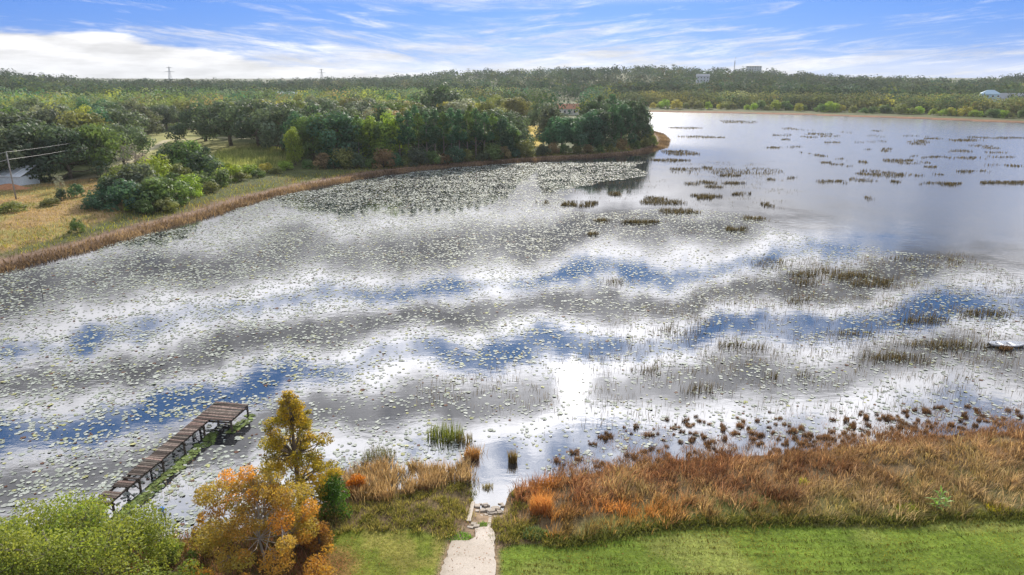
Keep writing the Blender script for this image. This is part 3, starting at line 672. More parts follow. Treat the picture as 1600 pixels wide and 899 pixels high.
size = np.clip(.115 * np.exp(rs.normal(size=len(cd)) * .32), .05, .24) * np.interp(dd, [40, 90, 200], [1.0, 1.05, 1.25])
f = rs.random(len(cd))[:, None]
pc = (np.array([.30, .335, .275]) * (1 - f) + np.array([.42, .44, .405]) * f) * rs.uniform(.7, 1.2, (len(cd), 1))
odd = rs.random(len(cd)); pc[odd < .06] *= np.array([1.0, .95, .5]); pc[odd > .965] = np.array([.12, .06, .04])
# yellow-green pads shaded beside the dock
print('pads', len(cd))
orderp = np.argsort(dd + np.where((pxv < 5) | (pxv > 1590) | (pyv > 890), 500, 0))
ind = orderp[:300]; rest = orderp[300:]
ob('lily_pad_carpet', pads_mesh('lily_pad_carpet', cd[rest], size[rest], pc[rest], .07, rs, 6), None, 'pale lily pads scattered over the shallow lake', 'lily pads', None, 'stuff')
pm = [pads_mesh('lily_pad', np.zeros((1, 2)), np.array([1.0]), np.ones((1, 3)), .05, rs, 9) for _ in range(5)]
for q_, i in enumerate(ind):
    o = ob('lily_pad', pm[q_ % 5], None, 'pale green lily pad floating close to the near bank', 'lily pad', 'lily pads close to the near bank', None, (cd[i, 0], cd[i, 1], .004))
    o.scale = (size[i], size[i], .5); o.rotation_euler.z = rs.uniform(0, 6.28); o.color = tuple(pc[i]) + (1,)

# ------------------------------------------------------------------ grass, sedge and reeds
def blades(XY, Z, h, wd, lean, cols, rs, tipc=1.15, curl=0.35, wind=(0, 0), la=None):
    n = len(XY); a = rs.uniform(0, 6.28, n); la = rs.uniform(0, 6.28, n) if la is None else la + rs.normal(size=n) * .5
    L = lean * rs.uniform(.2, 1.0, n) * h
    ox = np.cos(la) * L + wind[0] * h; oy = np.sin(la) * L + wind[1] * h
    bx, by = np.cos(a) * wd / 2, np.sin(a) * wd / 2; x, y = XY[:, 0], XY[:, 1]
    p = lambda X_, Y_, Z_: np.stack([X_, Y_, Z_], 1)
    hm = h * .55
    V = np.stack([p(x - bx, y - by, Z), p(x + bx, y + by, Z), p(x + ox * curl - bx * .8, y + oy * curl - by * .8, Z + hm), p(x + ox * curl + bx * .8, y + oy * curl + by * .8, Z + hm), p(x + ox, y + oy, Z + h * np.sqrt(np.clip(1 - lean * lean * .5, .3, 1)))], 1).reshape(-1, 3)
    f0 = np.array([[0, 1, 3], [0, 3, 2], [2, 3, 4]]); F = (np.arange(n)[:, None, None] * 5 + f0[None]).reshape(-1, 3)
    C = np.repeat(cols[:, None, :], 5, 1); C[:, 4] *= tipc; C[:, 2:4] *= (1 + tipc) / 2
    return V, F, C.reshape(-1, 3)
def grass(name, label, cat, XY, h, wd, lean, cols, rs, kind='stuff', parent=None, group=None, **kw):
    hz_ = height(XY)[0]; V, F, C = blades(XY, np.maximum(hz_, -0.25) - .02, h, wd, lean, cols, rs, **kw)
    return ob(name, mesh_np(name, V, F, BLADE, C), parent, label, cat, group, kind)
def fillpoly(poly, dens, rs, soft=0.0):
    lo, hi = poly.min(0), poly.max(0); n = int((hi - lo).prod() * dens); P = rs.uniform(lo, hi, (n, 2)); return P[sdf(P, poly) < soft * rs.uniform(-1, 1, n)]
def blend(vals, cols):
    out_ = np.zeros((len(vals), 3)); xs = [c[0] for c in cols]
    for k in range(3): out_[:, k] = np.interp(vals, xs, [c[1][k] for c in cols])
    return out_
rs = np.random.default_rng(400)
def tufts(poly, dens, per, spread, rs, soft=.4):
    """blade roots gathered in tufts: positions, lean angle, tuft id, distance from the tuft's heart"""
    Cn = fillpoly(poly, dens, rs, soft); k = np.repeat(np.arange(len(Cn)), rs.integers(per // 2, per * 2, len(Cn)))
    sp = (spread * rs.uniform(.5, 1.5, len(Cn)))[k]; off = rs.normal(size=(len(k), 2)) * sp[:, None]
    return Cn[k] + off, np.arctan2(off[:, 1], off[:, 0]), k, rs.random(len(Cn))[k]
# broomsedge bed right of the ramp
SEDGE = np.vstack([GP([(806, 775), (822, 762), (850, 752), (960, 740), (1100, 725), (1250, 717), (1400, 701), (1620, 682), (1820, 676), (1820, 816), (1600, 818), (1480, 815), (1440, 822), (1420, 826), (1300, 826), (1180, 826), (1040, 830), (960, 846), (890, 856), (850, 846), (822, 815)])])
P, LA, tk_, tr_ = tufts(SEDGE, 3.0, 34, .26, rs, .5); cl = np.clip(.3 + .4 * tr_ + (fbm(P[:, 0], P[:, 1], 2.5) - .5) * .6, .2, .85); cl2 = fbm(P[:, 0] + 40, P[:, 1] + 9, 4.0)
ppx = CX + FPX * P[:, 0] / (P[:, 1] * CP + CAMZ * SP); dep = sdf(P, SEDGE); front = np.clip((P[:, 1] - 33.0) / 9.0, 0, 1)
cl2 = cl2 + (np.random.default_rng(3).random(tk_.max() + 1)[tk_] - .5) * .3
rust = blend(cl2 + rs.normal(size=len(P)) * .08, [(.25, (.18, .08, .05)), (.42, (.36, .175, .105)), (.58, (.46, .27, .175)), (.75, (.38, .29, .14))])
tan_ = blend(cl + rs.normal(size=len(P)) * .08, [(.3, (.22, .19, .07)), (.5, (.42, .31, .18)), (.7, (.50, .38, .26))])
mixf = (sm(950, 1400, ppx + (cl2 - .5) * 700) * (1 - .6 * front))[:, None]
cb_ = rust * (1 - mixf) + tan_ * mixf
gfr = ((1 - sm(.04, .30, front + (cl - .5) * .6)) * .6)[:, None]; cb_ = cb_ * (1 - gfr) + np.array([.19, .19, .055]) * gfr * rs.uniform(.7, 1.2, (len(P), 1)) 
org = (np.exp(-((ppx - 850) / 22) ** 2) + np.exp(-((ppx - 965) / 60) ** 2) * sm(.0, .15, front) * (1 - sm(.2, .4, front)) + .5 * np.exp(-((ppx - 1040) / 60) ** 2) * (1 - sm(.2, .4, front)))[:, None]; org = np.clip(org, 0, 1) * .8
cb_ = cb_ * (1 - org) + np.array([.56, .24, .075]) * org
cb_ *= rs.uniform(.6, 1.3, (len(P), 1)) * (.6 + .7 * np.random.default_rng(4).random(tk_.max() + 1)[tk_])[:, None]; dk = rs.random(len(P)) < .14; cb_[dk] *= .35
grass('broomsedge_bed', 'rust and tan broomsedge bed right of the boat ramp', 'tall grass', P, rs.uniform(.35, .95, len(P)) * (0.25 + 1.35 * cl), rs.uniform(.018, .045, len(P)), .85, cb_, rs, wind=(.14, .04), la=LA)
# the cut edge of the sedge bed: green undergrowth
EDGE = GP([(800, 838), (850, 852), (890, 862), (960, 852), (1040, 835), (1180, 829), (1300, 830), (1420, 832), (1440, 824), (1600, 822), (1800, 824)])
t_ = rs.random(9000); ln = np.cumsum(np.r_[0, np.linalg.norm(np.diff(EDGE, axis=0), axis=1)]); q_ = t_ * ln[-1]
P = np.stack([np.interp(q_, ln, EDGE[:, 0]), np.interp(q_, ln, EDGE[:, 1])], 1) + rs.normal(size=(len(t_), 2)) * np.array([.25, .28])
cb_ = np.array([.10, .13, .035]) * rs.uniform(.5, 1.5, (len(P), 1)) * np.array([1.2, 1, 1])
grass('edge_undergrowth', 'dark green undergrowth along the mown edge of the sedge', 'undergrowth', P, rs.uniform(.12, .45, len(P)), rs.uniform(.03, .06, len(P)), .8, cb_, rs)
# left of the ramp: tan cattails at the water, olive grass behind
CAT = GP([(525, 778), (520, 745), (560, 728), (640, 722), (700, 735), (728, 728), (735, 690), (745, 695), (735, 752), (690, 765), (560, 800)])
P, LA, tk_, tr_ = tufts(CAT, 4.5, 34, .18, rs, .3); cl = np.clip(.25 + .5 * tr_, 0, 1); cb_ = blend(cl + rs.normal(size=len(P)) * .1, [(.3, (.14, .10, .05)), (.5, (.38, .24, .14)), (.7, (.48, .34, .22))]) * rs.uniform(.6, 1.3, (len(P), 1))
grass('cattail_bed', 'tan cattails and reeds left of the boat ramp', 'reeds', P, rs.uniform(.6, 1.25, len(P)) * (.6 + .6 * cl), rs.uniform(.02, .05, len(P)), .5, cb_, rs, la=LA)
OLV = GP([(525, 800), (560, 795), (690, 762), (728, 752), (738, 792), (728, 830), (702, 852), (640, 838), (505, 844), (500, 830)])
P, LA, tk_, tr_ = tufts(OLV, 6.0, 32, .16, rs, .3); cl = np.clip(.25 + .3 * tr_ + .25 * fbm(P[:, 0], P[:, 1], 2.0), 0, 1); cb_ = blend(cl + rs.normal(size=len(P)) * .1, [(.3, (.10, .115, .03)), (.5, (.21, .205, .05)), (.7, (.34, .29, .10))]) * rs.uniform(.6, 1.3, (len(P), 1))
grass('bank_grass', 'rough olive grass on the bank left of the ramp', 'grass', P, rs.uniform(.12, .42, len(P)) * (.4 + 1.2 * cl), rs.uniform(.02, .04, len(P)), .9, cb_, rs, la=LA)
OLR = GP([(772, 850), (768, 826), (790, 800), (800, 772), (808, 770), (824, 812), (850, 846), (890, 858), (880, 868), (800, 862)])
P, LA, tk_, tr_ = tufts(OLR, 6.0, 32, .16, rs, .3); cl = np.clip(.25 + .3 * tr_ + .25 * fbm(P[:, 0], P[:, 1], 2.0), 0, 1); cb_ = blend(cl + rs.normal(size=len(P)) * .1, [(.3, (.11, .12, .03)), (.5, (.22, .21, .05)), (.7, (.33, .28, .10))]) * rs.uniform(.6, 1.3, (len(P), 1))
grass('ramp_side_grass', 'olive and yellow grass between ramp and sedge bed', 'grass', P, rs.uniform(.12, .5, len(P)) * (.4 + 1.2 * cl), rs.uniform(.02, .04, len(P)), .9, cb_, rs, la=LA)
# bank under the two trees at lower left
BANKL = np.vstack([GP([(100, 845), (240, 842), (330, 835), (430, 812), (525, 780), (520, 850)]), np.array([[-11, 24], [-30, 24]])])
P = fillpoly(BANKL, 110, rs, .4); cb_ = np.where(rs.random((len(P), 1)) < .55, np.array([[.30, .15, .10]]), np.array([[.17, .15, .05]])) * rs.uniform(.5, 1.3, (len(P), 1))
grass('shore_sedge', 'reddish brown sedge on the bank under the orange tree', 'grass', P, rs.uniform(.2, .7, len(P)), rs.uniform(.02, .05, len(P)), .8, cb_, rs)
# mown lawns
for nm, poly, lab in (('mown_lawn', LAWN, 'bright green mown lawn with rows of clippings at lower right'), ('ramp_lawn', LAWN_L, 'small yellow-green mown lawn left of the ramp')):
    P = fillpoly(poly, 170, rs, .1); P = P[P[:, 1] > 27.5]
    st = 0.5 + 0.5 * np.sin((P[:, 1] + .16 * P[:, 0] - .006 * P[:, 0] ** 2 + .9 * fbm(P[:, 0], P[:, 1], 9)) * 2 * math.pi / (.55 + .1 * (P[:, 0] > 12)))
    cl = fbm(P[:, 0], P[:, 1], 3.0)
    cb_ = blend(cl + rs.normal(size=len(P)) * .1, [(.28, (.10, .215, .012)), (.48, (.19, .25, .02)), (.66, (.36, .31, .055))]) * rs.uniform(.6, 1.3, (len(P), 1))
    if nm == 'mown_lawn':
        row_ = (st > .84 - .3 * rs.random(len(P)) ** 2) & (rs.random(len(P)) < sm(.35, .6, fbm(P[:, 0] * .3 + 5, P[:, 1] * 2, 2.0))); cb_[row_] = cb_[row_] * .25 + np.array([.045, .032, .012]); hh = np.where(row_, .16, .07) * rs.uniform(.5, 1.3, len(P))
    else: hh = .07 * rs.uniform(.5, 1.3, len(P))
    grass(nm, lab, 'lawn', P, hh, rs.uniform(.02, .045, len(P)), 1.0, cb_, rs)
# left bank: reed fringe, golden field, meadow reeds, far fringe
SHL = GP([(-80, 440), (0, 424), (60, 408), (150, 386), (250, 356), (330, 336), (390, 316), (450, 300), (520, 286), (600, 272), (690, 262), (770, 256), (850, 250), (930, 246), (1005, 240), (1036, 230), (1041, 219), (1032, 210), (1012, 204)])
t_ = rs.random(27000); ln = np.cumsum(np.r_[0, np.linalg.norm(np.diff(SHL, axis=0), axis=1)]); q_ = t_ * ln[-1]
P = np.stack([np.interp(q_, ln, SHL[:, 0]), np.interp(q_, ln, SHL[:, 1])], 1) + rs.normal(size=(len(t_), 2)) * 1.3; s_ = sdf(P, LAKE); P = P[(s_ > -2.0) & (s_ < 6)]
cl = fbm(P[:, 0], P[:, 1], 5.0); cb_ = blend(cl + rs.normal(size=len(P)) * .1, [(.3, (.14, .095, .07)), (.5, (.22, .15, .11)), (.7, (.31, .22, .155))]) * rs.uniform(.5, 1.25, (len(P), 1))
grass('shore_reed_fringe', 'brown reed fringe along the left shore and the peninsula', 'reeds', P, rs.uniform(.25, .95, len(P)), rs.uniform(.06, .14, len(P)), .6, cb_, rs)
q_ = rs.random(42000) * ln[-1]; P = np.stack([np.interp(q_, ln, SHL[:, 0]), np.interp(q_, ln, SHL[:, 1])], 1) + rs.normal(size=(len(q_), 2)) * 9; s_ = sdf(P, LAKE); P = P[(s_ > 4) & (s_ < 26)]
P = P[pld(P, TRACK) > 1.5]; cl = fbm(P[:, 0] + 20, P[:, 1], 6.0); cb_ = blend(cl + rs.normal(size=len(P)) * .12, [(.25, (.10, .13, .035)), (.45, (.24, .25, .05)), (.6, (.36, .33, .06)), (.75, (.24, .16, .10))]) * rs.uniform(.5, 1.25, (len(P), 1))
grass('bank_herbs', 'yellow-green herbs and rough grass behind the left reed fringe', 'grass', P, rs.uniform(.25, .9, len(P)) * (.4 + 1.0 * cl), rs.uniform(.05, .12, len(P)), .8, cb_, rs)
P = fillpoly(FIELD_L, 9, rs, 1.5); cl = fbm(P[:, 0], P[:, 1], 7.0); P, cl = P[sdf(P, LAKE) > 3], cl[sdf(P, LAKE) > 3]; tk = pld(P, TRACK) > 1.4; P, cl = P[tk], cl[tk]
cb_ = blend(cl + rs.normal(size=len(P)) * .1, [(.3, (.20, .19, .06)), (.5, (.38, .27, .14)), (.7, (.46, .33, .19))]) * rs.uniform(.6, 1.25, (len(P), 1))
grass('golden_field_grass', 'golden dry grass on the field at the left', 'grass', P, rs.uniform(.15, .5, len(P)), rs.uniform(.05, .12, len(P)), .8, cb_, rs)
MR = GP([(340, 245), (400, 234), (450, 246), (452, 264), (400, 272), (370, 280), (345, 270)])
P = fillpoly(MR, 7, rs, 2.0); cl = fbm(P[:, 0], P[:, 1], 6.0); cb_ = blend(cl + rs.normal(size=len(P)) * .1, [(.3, (.16, .20, .07)), (.5, (.26, .30, .11)), (.7, (.36, .36, .16))]) * rs.uniform(.6, 1.25, (len(P), 1))
grass('meadow_reeds', 'pale green tall reeds between the meadow and the shore', 'reeds', P, rs.uniform(1.0, 2.2, len(P)), rs.uniform(.08, .2, len(P)), .35, cb_, rs)
# sparse emergent reeds in the shallow right half
SPZ = GP([(800, 735), (830, 690), (760, 640), (640, 640), (660, 600), (820, 560), (960, 500), (1180, 400), (1500, 395), (1650, 450), (1650, 670), (1250, 700), (900, 738)])
P = fillpoly(SPZ, 48, rs, 1.0); cl = fbm(P[:, 0] * .45, P[:, 1] + 3, 6.0); fine_ = fbm(P[:, 0], P[:, 1], 1.4)
spx = CX + FPX * P[:, 0] / (P[:, 1] * CP + CAMZ * SP); spy = CY + FPX * ((CAMZ * CP - P[:, 1] * SP) / (P[:, 1] * CP + CAMZ * SP))
swath = np.zeros(len(P))
for sx_, sy_, sw_, sh_ in ((1310, 432, 130, 24), (1040, 500, 150, 26), (1180, 470, 120, 20), (1430, 560, 150, 22), (1090, 565, 120, 14), (1480, 500, 90, 16), (1280, 640, 160, 16), (980, 650, 70, 18)): swath = np.maximum(swath, np.exp(-((spx - sx_ + (spy - sy_) * 1.2) / sw_) ** 2 - ((spy - sy_) / sh_) ** 2))
P = P[rs.random(len(P)) < (.45 * sm(.46, .64, cl) + .6 * swath) * sm(.36, .6, fine_) + .015]; P = P[(sdf(P, LAKE) < -.2) & (sdf(P, OPENW) > .2)]
cb_ = np.where(rs.random((len(P), 1)) < .5, np.array([[.11, .09, .06]]), np.array([[.17, .135, .10]])) * rs.uniform(.5, 1.4, (len(P), 1))
grass('emergent_reeds', 'thin dark reeds standing scattered in the shallow right half of the lake', 'reeds', P, rs.uniform(.2, .8, len(P)), rs.uniform(.02, .04, len(P)), .25, cb_, rs)
P = fillpoly(GP([(205, 760), (300, 720), (330, 740), (270, 780), (225, 790)]), 14, rs, .5); cb_ = np.array([.30, .25, .17]) * rs.uniform(.5, 1.3, (len(P), 1))
grass('pale_reeds', 'thin pale reeds in the water beside the dock', 'reeds', P, rs.uniform(.3, .7, len(P)), rs.uniform(.02, .03, len(P)), .25, cb_, rs)

# reed patches standing in the lake, each one its own thing
PATCH = [(1150, 190, 55, 6), (1230, 201, 24, 3), (1220, 211, 30, 4), (1275, 209, 45, 4), (1260, 214, 24, 3), (1322, 207, 20, 3), (1367, 213, 18, 3), (1300, 223, 24, 3), (1335, 222, 16, 3), (1205, 230, 28, 4), (1243, 230, 24, 3), (1257, 239, 16, 4), (1280, 243, 14, 4), (1370, 233, 44, 3), (1438, 220, 14, 3), (1500, 219, 50, 4), (1555, 215, 70, 4), (1530, 228, 24, 3), (1495, 236, 36, 4), (1518, 247, 40, 4), (1562, 245, 32, 3), (1316, 249, 16, 5), (1347, 253, 20, 5), (1412, 252, 50, 9), (1440, 245, 40, 6), (1312, 258, 24, 5), (1358, 267, 30, 4), (1385, 272, 80, 11), (1300, 284, 50, 6), (1342, 280, 36, 8), (1238, 278, 20, 4), (1115, 292, 26, 4), (1465, 287, 64, 8), (1565, 285, 66, 7), (1452, 261, 20, 3), (1520, 268, 50, 4),
         (847, 316, 20, 7), (905, 318, 60, 12), (960, 303, 22, 6), (1035, 316, 70, 7), (1060, 330, 60, 9), (1102, 306, 44, 7), (1157, 303, 32, 6), (1173, 340, 40, 8), (1150, 358, 40, 10), (1080, 287, 26, 4), (1145, 286, 36, 5), (940, 345, 26, 5), (1000, 347, 60, 8), (925, 366, 22, 6), (1130, 266, 170, 13), (1060, 238, 50, 9), (1090, 214, 60, 5), (1070, 200, 50, 4), (1045, 250, 60, 6),
         (1205, 412, 55, 14), (1290, 428, 110, 24), (1370, 440, 90, 20), (1410, 405, 40, 8), (1498, 408, 40, 8), (1240, 440, 60, 12), (1060, 515, 60, 14), (1112, 506, 28, 10), (1535, 490, 60, 14), (1440, 500, 70, 12), (1480, 540, 120, 14), (1390, 560, 110, 14), (1250, 470, 60, 10), (1330, 520, 60, 10), (1160, 540, 80, 12), (960, 440, 40, 8), (1010, 580, 60, 10), (1100, 610, 60, 12), (1240, 590, 90, 12)]
prs = np.random.default_rng(88)
for _ in range(30):
    py_ = prs.uniform(196, 325); PATCH.append((int(prs.uniform(1060 if py_ < 240 else 1020, 1590)), int(py_), int(prs.uniform(10, 38)), int(2 + (py_ - 190) / 25)))
plabs = {}
for (px, py, pw, ph) in PATCH:
    zone_ = 'toward the far shore' if py < 262 else 'in mid-lake' if py < 372 else 'in the near shallows'
    plabs.setdefault((zone_, 'wide' if pw >= 40 else 'small'), []).append((px, py, pw, ph))
for (zone_, sz), L in plabs.items():
    L.sort()
    for i, (px, py, pw, ph) in enumerate(L):
        g = G(px, py); d = np.hypot(*g); m_ = (d / FPX) * 1.02; gy0 = G(px, py + ph / 2)[1]; gy1 = G(px, py - ph / 4)[1]
        dense = py < 372; n = int(np.clip(pw * ph * (1.3 if dense else .34), 30, 900))
        a = rs.uniform(0, 6.28, n); r_ = np.sqrt(rs.random(n)); P = np.stack([g[0] + np.cos(a) * r_ * pw * m_ * .5 + rs.normal(size=n) * (.1 if dense else .5), (gy0 + gy1) / 2 + np.sin(a + .5 * np.cos(2 * a + px)) * r_ * (gy1 - gy0) * .5 + rs.normal(size=n) * (.1 if dense else .5)], 1)
        if len(P) < 8: P = np.stack([g[0] + rs.normal(size=12) * pw * m_ * .25, g[1] + rs.normal(size=12) * .6], 1)
        if len(P) > 60: P = P[fbm(P[:, 0] * .7, P[:, 1], max(1.2, d * .014)) > rs.uniform(.36, .46)]
        n = len(P); P0 = P - g; cb_ = np.where(rs.random((n, 1)) < .7, np.array([[.075, .062, .036]]), np.array([[.13, .10, .055]])) * rs.uniform(.5, 1.3, (n, 1))
        V, F, C = blades(P0, np.full(n, -.05), rs.uniform(.3, .9, n) * np.interp(d, [60, 200, 400], [1.0, .8, 1.0]), rs.uniform(.6, 1.2, n) * max(.03, d * .0006), .3, cb_, rs)
        lab = f'{sz} dark reed patch {zone_}, {ordn(i)} from left'
        rp_ = empty('reed_patch', (g[0], g[1], 0), lab, 'reeds', 'reed patches standing in the lake')
        ob('reeds', mesh_np('reeds', V, F, BLADE, C), rp_, None, None, None, 'stuff')
# brown tussocks at the wet edge of the sedge bed
tus = []
for k in range(5):
    n = 120; a = rs.uniform(0, 6.28, n); r_ = np.sqrt(rs.random(n)) * .27; P = np.stack([np.cos(a) * r_, np.sin(a) * r_], 1)
    V, F, C = blades(P, np.full(n, -.06), rs.uniform(.15, .6, n), rs.uniform(.015, .035, n), .6, np.ones((n, 3)) * rs.uniform(.5, 1.3, (n, 1)), rs); tus.append(mesh_np('tussock', V, F, BLADE, C))
TZ = GP([(840, 762), (880, 710), (960, 672), (1060, 648), (1200, 646), (1400, 640), (1600, 632), (1600, 690), (1400, 706), (1250, 722), (1100, 730), (960, 746)])
P = fillpoly(TZ, 7.5, rs, .2); P = P[fbm(P[:, 0], P[:, 1], 1.8) > .48]; dn = sdf(P, LAKE); P = P[rs.random(len(P)) < np.clip(1.1 + dn * .085, .10, 1)]; P = P[:300]
for i, g in enumerate(P):
    o = ob('grass_tussock', tus[i % 5], None, 'dark brown grass tussock standing in water at the sedge edge', 'tussock', 'brown tussocks in the water before the sedge bed', None, (g[0], g[1], 0))
    k = rs.uniform(.35, .85); o.scale = (k * rs.uniform(.9, 1.6), k, k * rs.uniform(.7, 1.3)); o.rotation_euler.z = rs.uniform(0, 6.28); o.color = tuple(np.array([.18, .105, .068]) * rs.uniform(.6, 1.5)) + (1,)

P, LA, tk_, tr_ = tufts(TZ, 15.0, 14, .11, rs, .5); dn = sdf(P, LAKE); kk = (rs.random(tk_.max() + 1)[tk_] < np.clip(1.0 + dn * .16, .06, 1)) & (fbm(P[:, 0] + 3, P[:, 1], 1.6) > .40); P, LA, tr_ = P[kk], LA[kk], tr_[kk]
cb_ = blend(tr_, [(0, (.15, .085, .055)), (.5, (.30, .16, .10)), (1, (.40, .25, .17))]) * rs.uniform(.5, 1.3, (len(P), 1))
grass('marsh_fringe', 'ragged rust-brown marsh plants thinning out into the water before the sedge bed', 'marsh plants', P, rs.uniform(.15, .55, len(P)), rs.uniform(.015, .035, len(P)), .7, cb_, rs, la=LA)
SP2 = GP([(830, 300), (1000, 250), (1240, 252), (1240, 380), (1040, 372), (900, 372), (820, 340)])
P = fillpoly(SP2, 5.0, rs, 4.0); P = P[rs.random(len(P)) < .8 * sm(.46, .62, fbm(P[:, 0] * .4, P[:, 1] + 60, 9.0)) * sm(.35, .6, fbm(P[:, 0], P[:, 1], 3.0)) + .01]
cb_ = np.array([.14, .115, .085]) * rs.uniform(.5, 1.3, (len(P), 1))
grass('midlake_reeds', 'thin grey-brown reeds hazing the water in mid-lake', 'reeds', P, rs.uniform(.2, .7, len(P)), rs.uniform(.04, .07, len(P)), .25, cb_, rs)

def clump(name, px, py, n, rad, h, wd, lean, col, label, cat, tall=.6, sub='blades', jit=.3, col2=None):
    g = G(px, py); a = rs.uniform(0, 6.28, n); r_ = np.sqrt(rs.random(n)) * rad; P = np.stack([np.cos(a) * r_ * 1.3, np.sin(a) * r_], 1)
    c = np.array(col) * rs.uniform(1 - jit, 1 + jit, (n, 1))
    if col2 is not None: f_ = rs.random((n, 1)); c = c * (1 - f_) + np.array(col2) * f_
    V, F, C = blades(P, np.full(n, -.05), rs.uniform(tall, 1, n) * h, rs.uniform(.7, 1.3, n) * wd, lean, c, rs)
    return ob(name, mesh_np(name, V, F, BLADE, C), None, label, cat, None, None, (g[0], g[1], max(0, H1(*g))))
clump('green_reed_clump', 696, 684, 420, 1.05, 1.25, .035, .2, (.20, .20, .035), 'tall yellow-green reed clump standing in the water left of the ramp channel', 'reeds', .4, col2=(.09, .14, .05))
clump('reed_clump', 724, 690, 130, .55, .9, .03, .3, (.15, .12, .05), 'thin brown reed clump beside the green reed clump', 'reeds', .4)
clump('twiggy_reed_clump', 592, 716, 380, .95, 1.1, .022, .7, (.16, .12, .06), 'olive brown spiky clump in the water behind the cattails', 'reeds', .4, col2=(.10, .12, .04))
clump('orange_grass_plume', 845, 806, 420, .5, 1.35, .03, .5, (.54, .26, .10), 'bright orange grass plume at the left corner of the sedge bed', 'grass')
clump('green_sedge_clump', 836, 848, 160, .55, .55, .035, .7, (.11, .20, .10), 'blue-green sedge clump below the orange plume', 'grass')
clump('channel_weed', 762, 762, 120, .28, .45, .025, .7, (.28, .24, .13), 'straw weed clump in the middle of the ramp channel', 'weeds')
clump('channel_grass', 737, 716, 260, .40, 1.0, .03, .4, (.36, .19, .08), 'rust reed clump on the left side of the channel mouth', 'reeds')
clump('channel_reed', 801, 722, 170, .25, 1.1, .028, .3, (.22, .16, .07), 'tall thin reed clump on the right side of the channel mouth', 'reeds')
clump('bright_weed', 719, 852, 420, .55, .28, .035, .9, (.16, .34, .04), 'bright green weeds growing over the corner of the concrete ramp', 'weeds', .3)
clump('kerb_weed', 755, 826, 200, .28, .25, .03, .9, (.14, .28, .04), 'green weeds between the broken ramp kerbs', 'weeds', .3)
clump('yellow_weed', 1254, 768, 90, .18, .6, .05, .6, (.45, .48, .04), 'bright yellow weed in the middle of the sedge bed', 'weeds')
clump('lime_weed', 1412, 812, 160, .5, .5, .05, .8, (.34, .40, .06), 'lime green weed at the front of the sedge bed left of the cane', 'weeds')
clump('goldenrod', 1556, 812, 160, .5, .5, .045, .8, (.44, .40, .04), 'yellow goldenrod at the lawn edge right of the cane', 'weeds')
clump('boat_reed', 1571, 547, 110, .45, .7, .05, .5, (.13, .08, .05), 'dark red-brown reed clump in front of the white boat', 'reeds')
# cane plant at the mown edge
g = G(1462, 812); cane = empty('cane_plant', (g[0], g[1], H1(*g)), 'tall cane plant with arching lime green leaves at the lawn edge', 'cane plant')
CANE = leafmat('cane_leaf', .4, .5, .3)
def strap(p0, d, L_, wd, drop, col):
    d = Vector(d).normalized(); side = d.cross(Vector((0, 0, 1))).normalized(); V = []; n = 7
    for k in range(n):
        t = k / (n - 1); p = Vector(p0) + d * (L_ * t) + Vector((0, 0, -drop * L_ * t * t)); w_ = wd * (1 - t ** 2.2) * (.5 + .5 * min(1, t * 4)) + .002
        V += [p - side * w_, p + Vector((0, 0, -.25 * w_)), p + side * w_]
    F = [(3 * k + j, 3 * k + j + 1, 3 * k + j + 4, 3 * k + j + 3) for k in range(n - 1) for j in (0, 1)]
    return mesh_np('leaf', [tuple(v) for v in V], F, CANE, np.tile(col, (len(V), 1)))
for sx_, sy_, hh, ln_ in ((0, 0, 1.25, 12), (.5, .05, .75, 10), (-.2, -.05, .5, 8)):
    st = MB().tube([(sx_ * .4, sy_, -.1), (sx_ * .7, sy_, hh * .5), (sx_, sy_, hh)], [.04, .035, .02], 6); ob('stem', st.mesh('stem', simple('cane_stem', (.32, .26, .16), .7), True), cane)
    for k in range(ln_):
        a = k * 2.4; z = hh * (.35 + .65 * k / ln_); up = .5 + 1.6 * k / ln_
        ob('leaf', strap((sx_ * (.5 + .5 * z / hh), sy_, z), (math.cos(a), math.sin(a), up), rs.uniform(.6, .95), .05, .55, np.array([.22, .38, .07]) * rs.uniform(.75, 1.3)), cane)

# ------------------------------------------------------------------ foreground trees
def big_tree(name, x, y, lobes, trunk, n, leaf, col, hue, label, seed, bark, r0, twig, rt, vary=.25, bias=.35, shell=.35, asp=.7):
    z = H1(x, y); root = empty(name, (x, y, z), label, 'tree')
    cm = crown_mesh(name + '_crown', lobes, n, leaf, asp, seed, col, bias, vary, hue, shell); ob('crown', cm, root)
    ob('trunk', limb_mesh(name + '_trunk', trunk, lobes, seed + 1, bark, r0, twig, rt), root); return root
g = G(100, 985)
lb = [(a + rs.normal() * .5, b + rs.normal() * .5, c_ + rs.normal() * .3, d, d * 1.0, f_) for a, b, c_, d, e_, f_ in dome_lobes(501, 4.5, 12.5, 110, .8, 1.15, .85)]
big_tree('leafy_tree', g[0], g[1], lb, [(0, 0, -.3), (.1, .1, 1), (0, .2, 2.2), (.2, 0, 3.6), (.1, 0, 5)], 66000, .14, (.17, .25, .045), (.32, .34, .07), 'broad light green tree cut off by the lower left corner', 510, BARK_PALE, .14, 5, .011)
g = G(414, 902); rs2 = np.random.default_rng(520); lb = [(a * rs.uniform(.85, 1.1), b * rs.uniform(.85, 1.1), max(.5, c_ + rs.normal() * .2), d * rs.uniform(.6, 1.2), d * rs.uniform(.7, 1.2), f_ * .9) for a, b, c_, d, e_, f_ in dome_lobes(521, 5.5, 7.2, 62, .7, .70, .75)]
big_tree('orange_tree', g[0], g[1], lb, [(0, 0, -.3), (.1, 0, .8), (-.1, .1, 1.8), (.1, 0, 3), (0, 0, 4.6)], 29000, .11, (.60, .27, .05), (.36, .33, .07), 'bushy orange autumn tree with bare grey branches beside the left lawn', 522, simple('grey_bark', (.30, .27, .24), .9, .2), .075, 8, .011, .35)
g = G(470, 806); lb = []
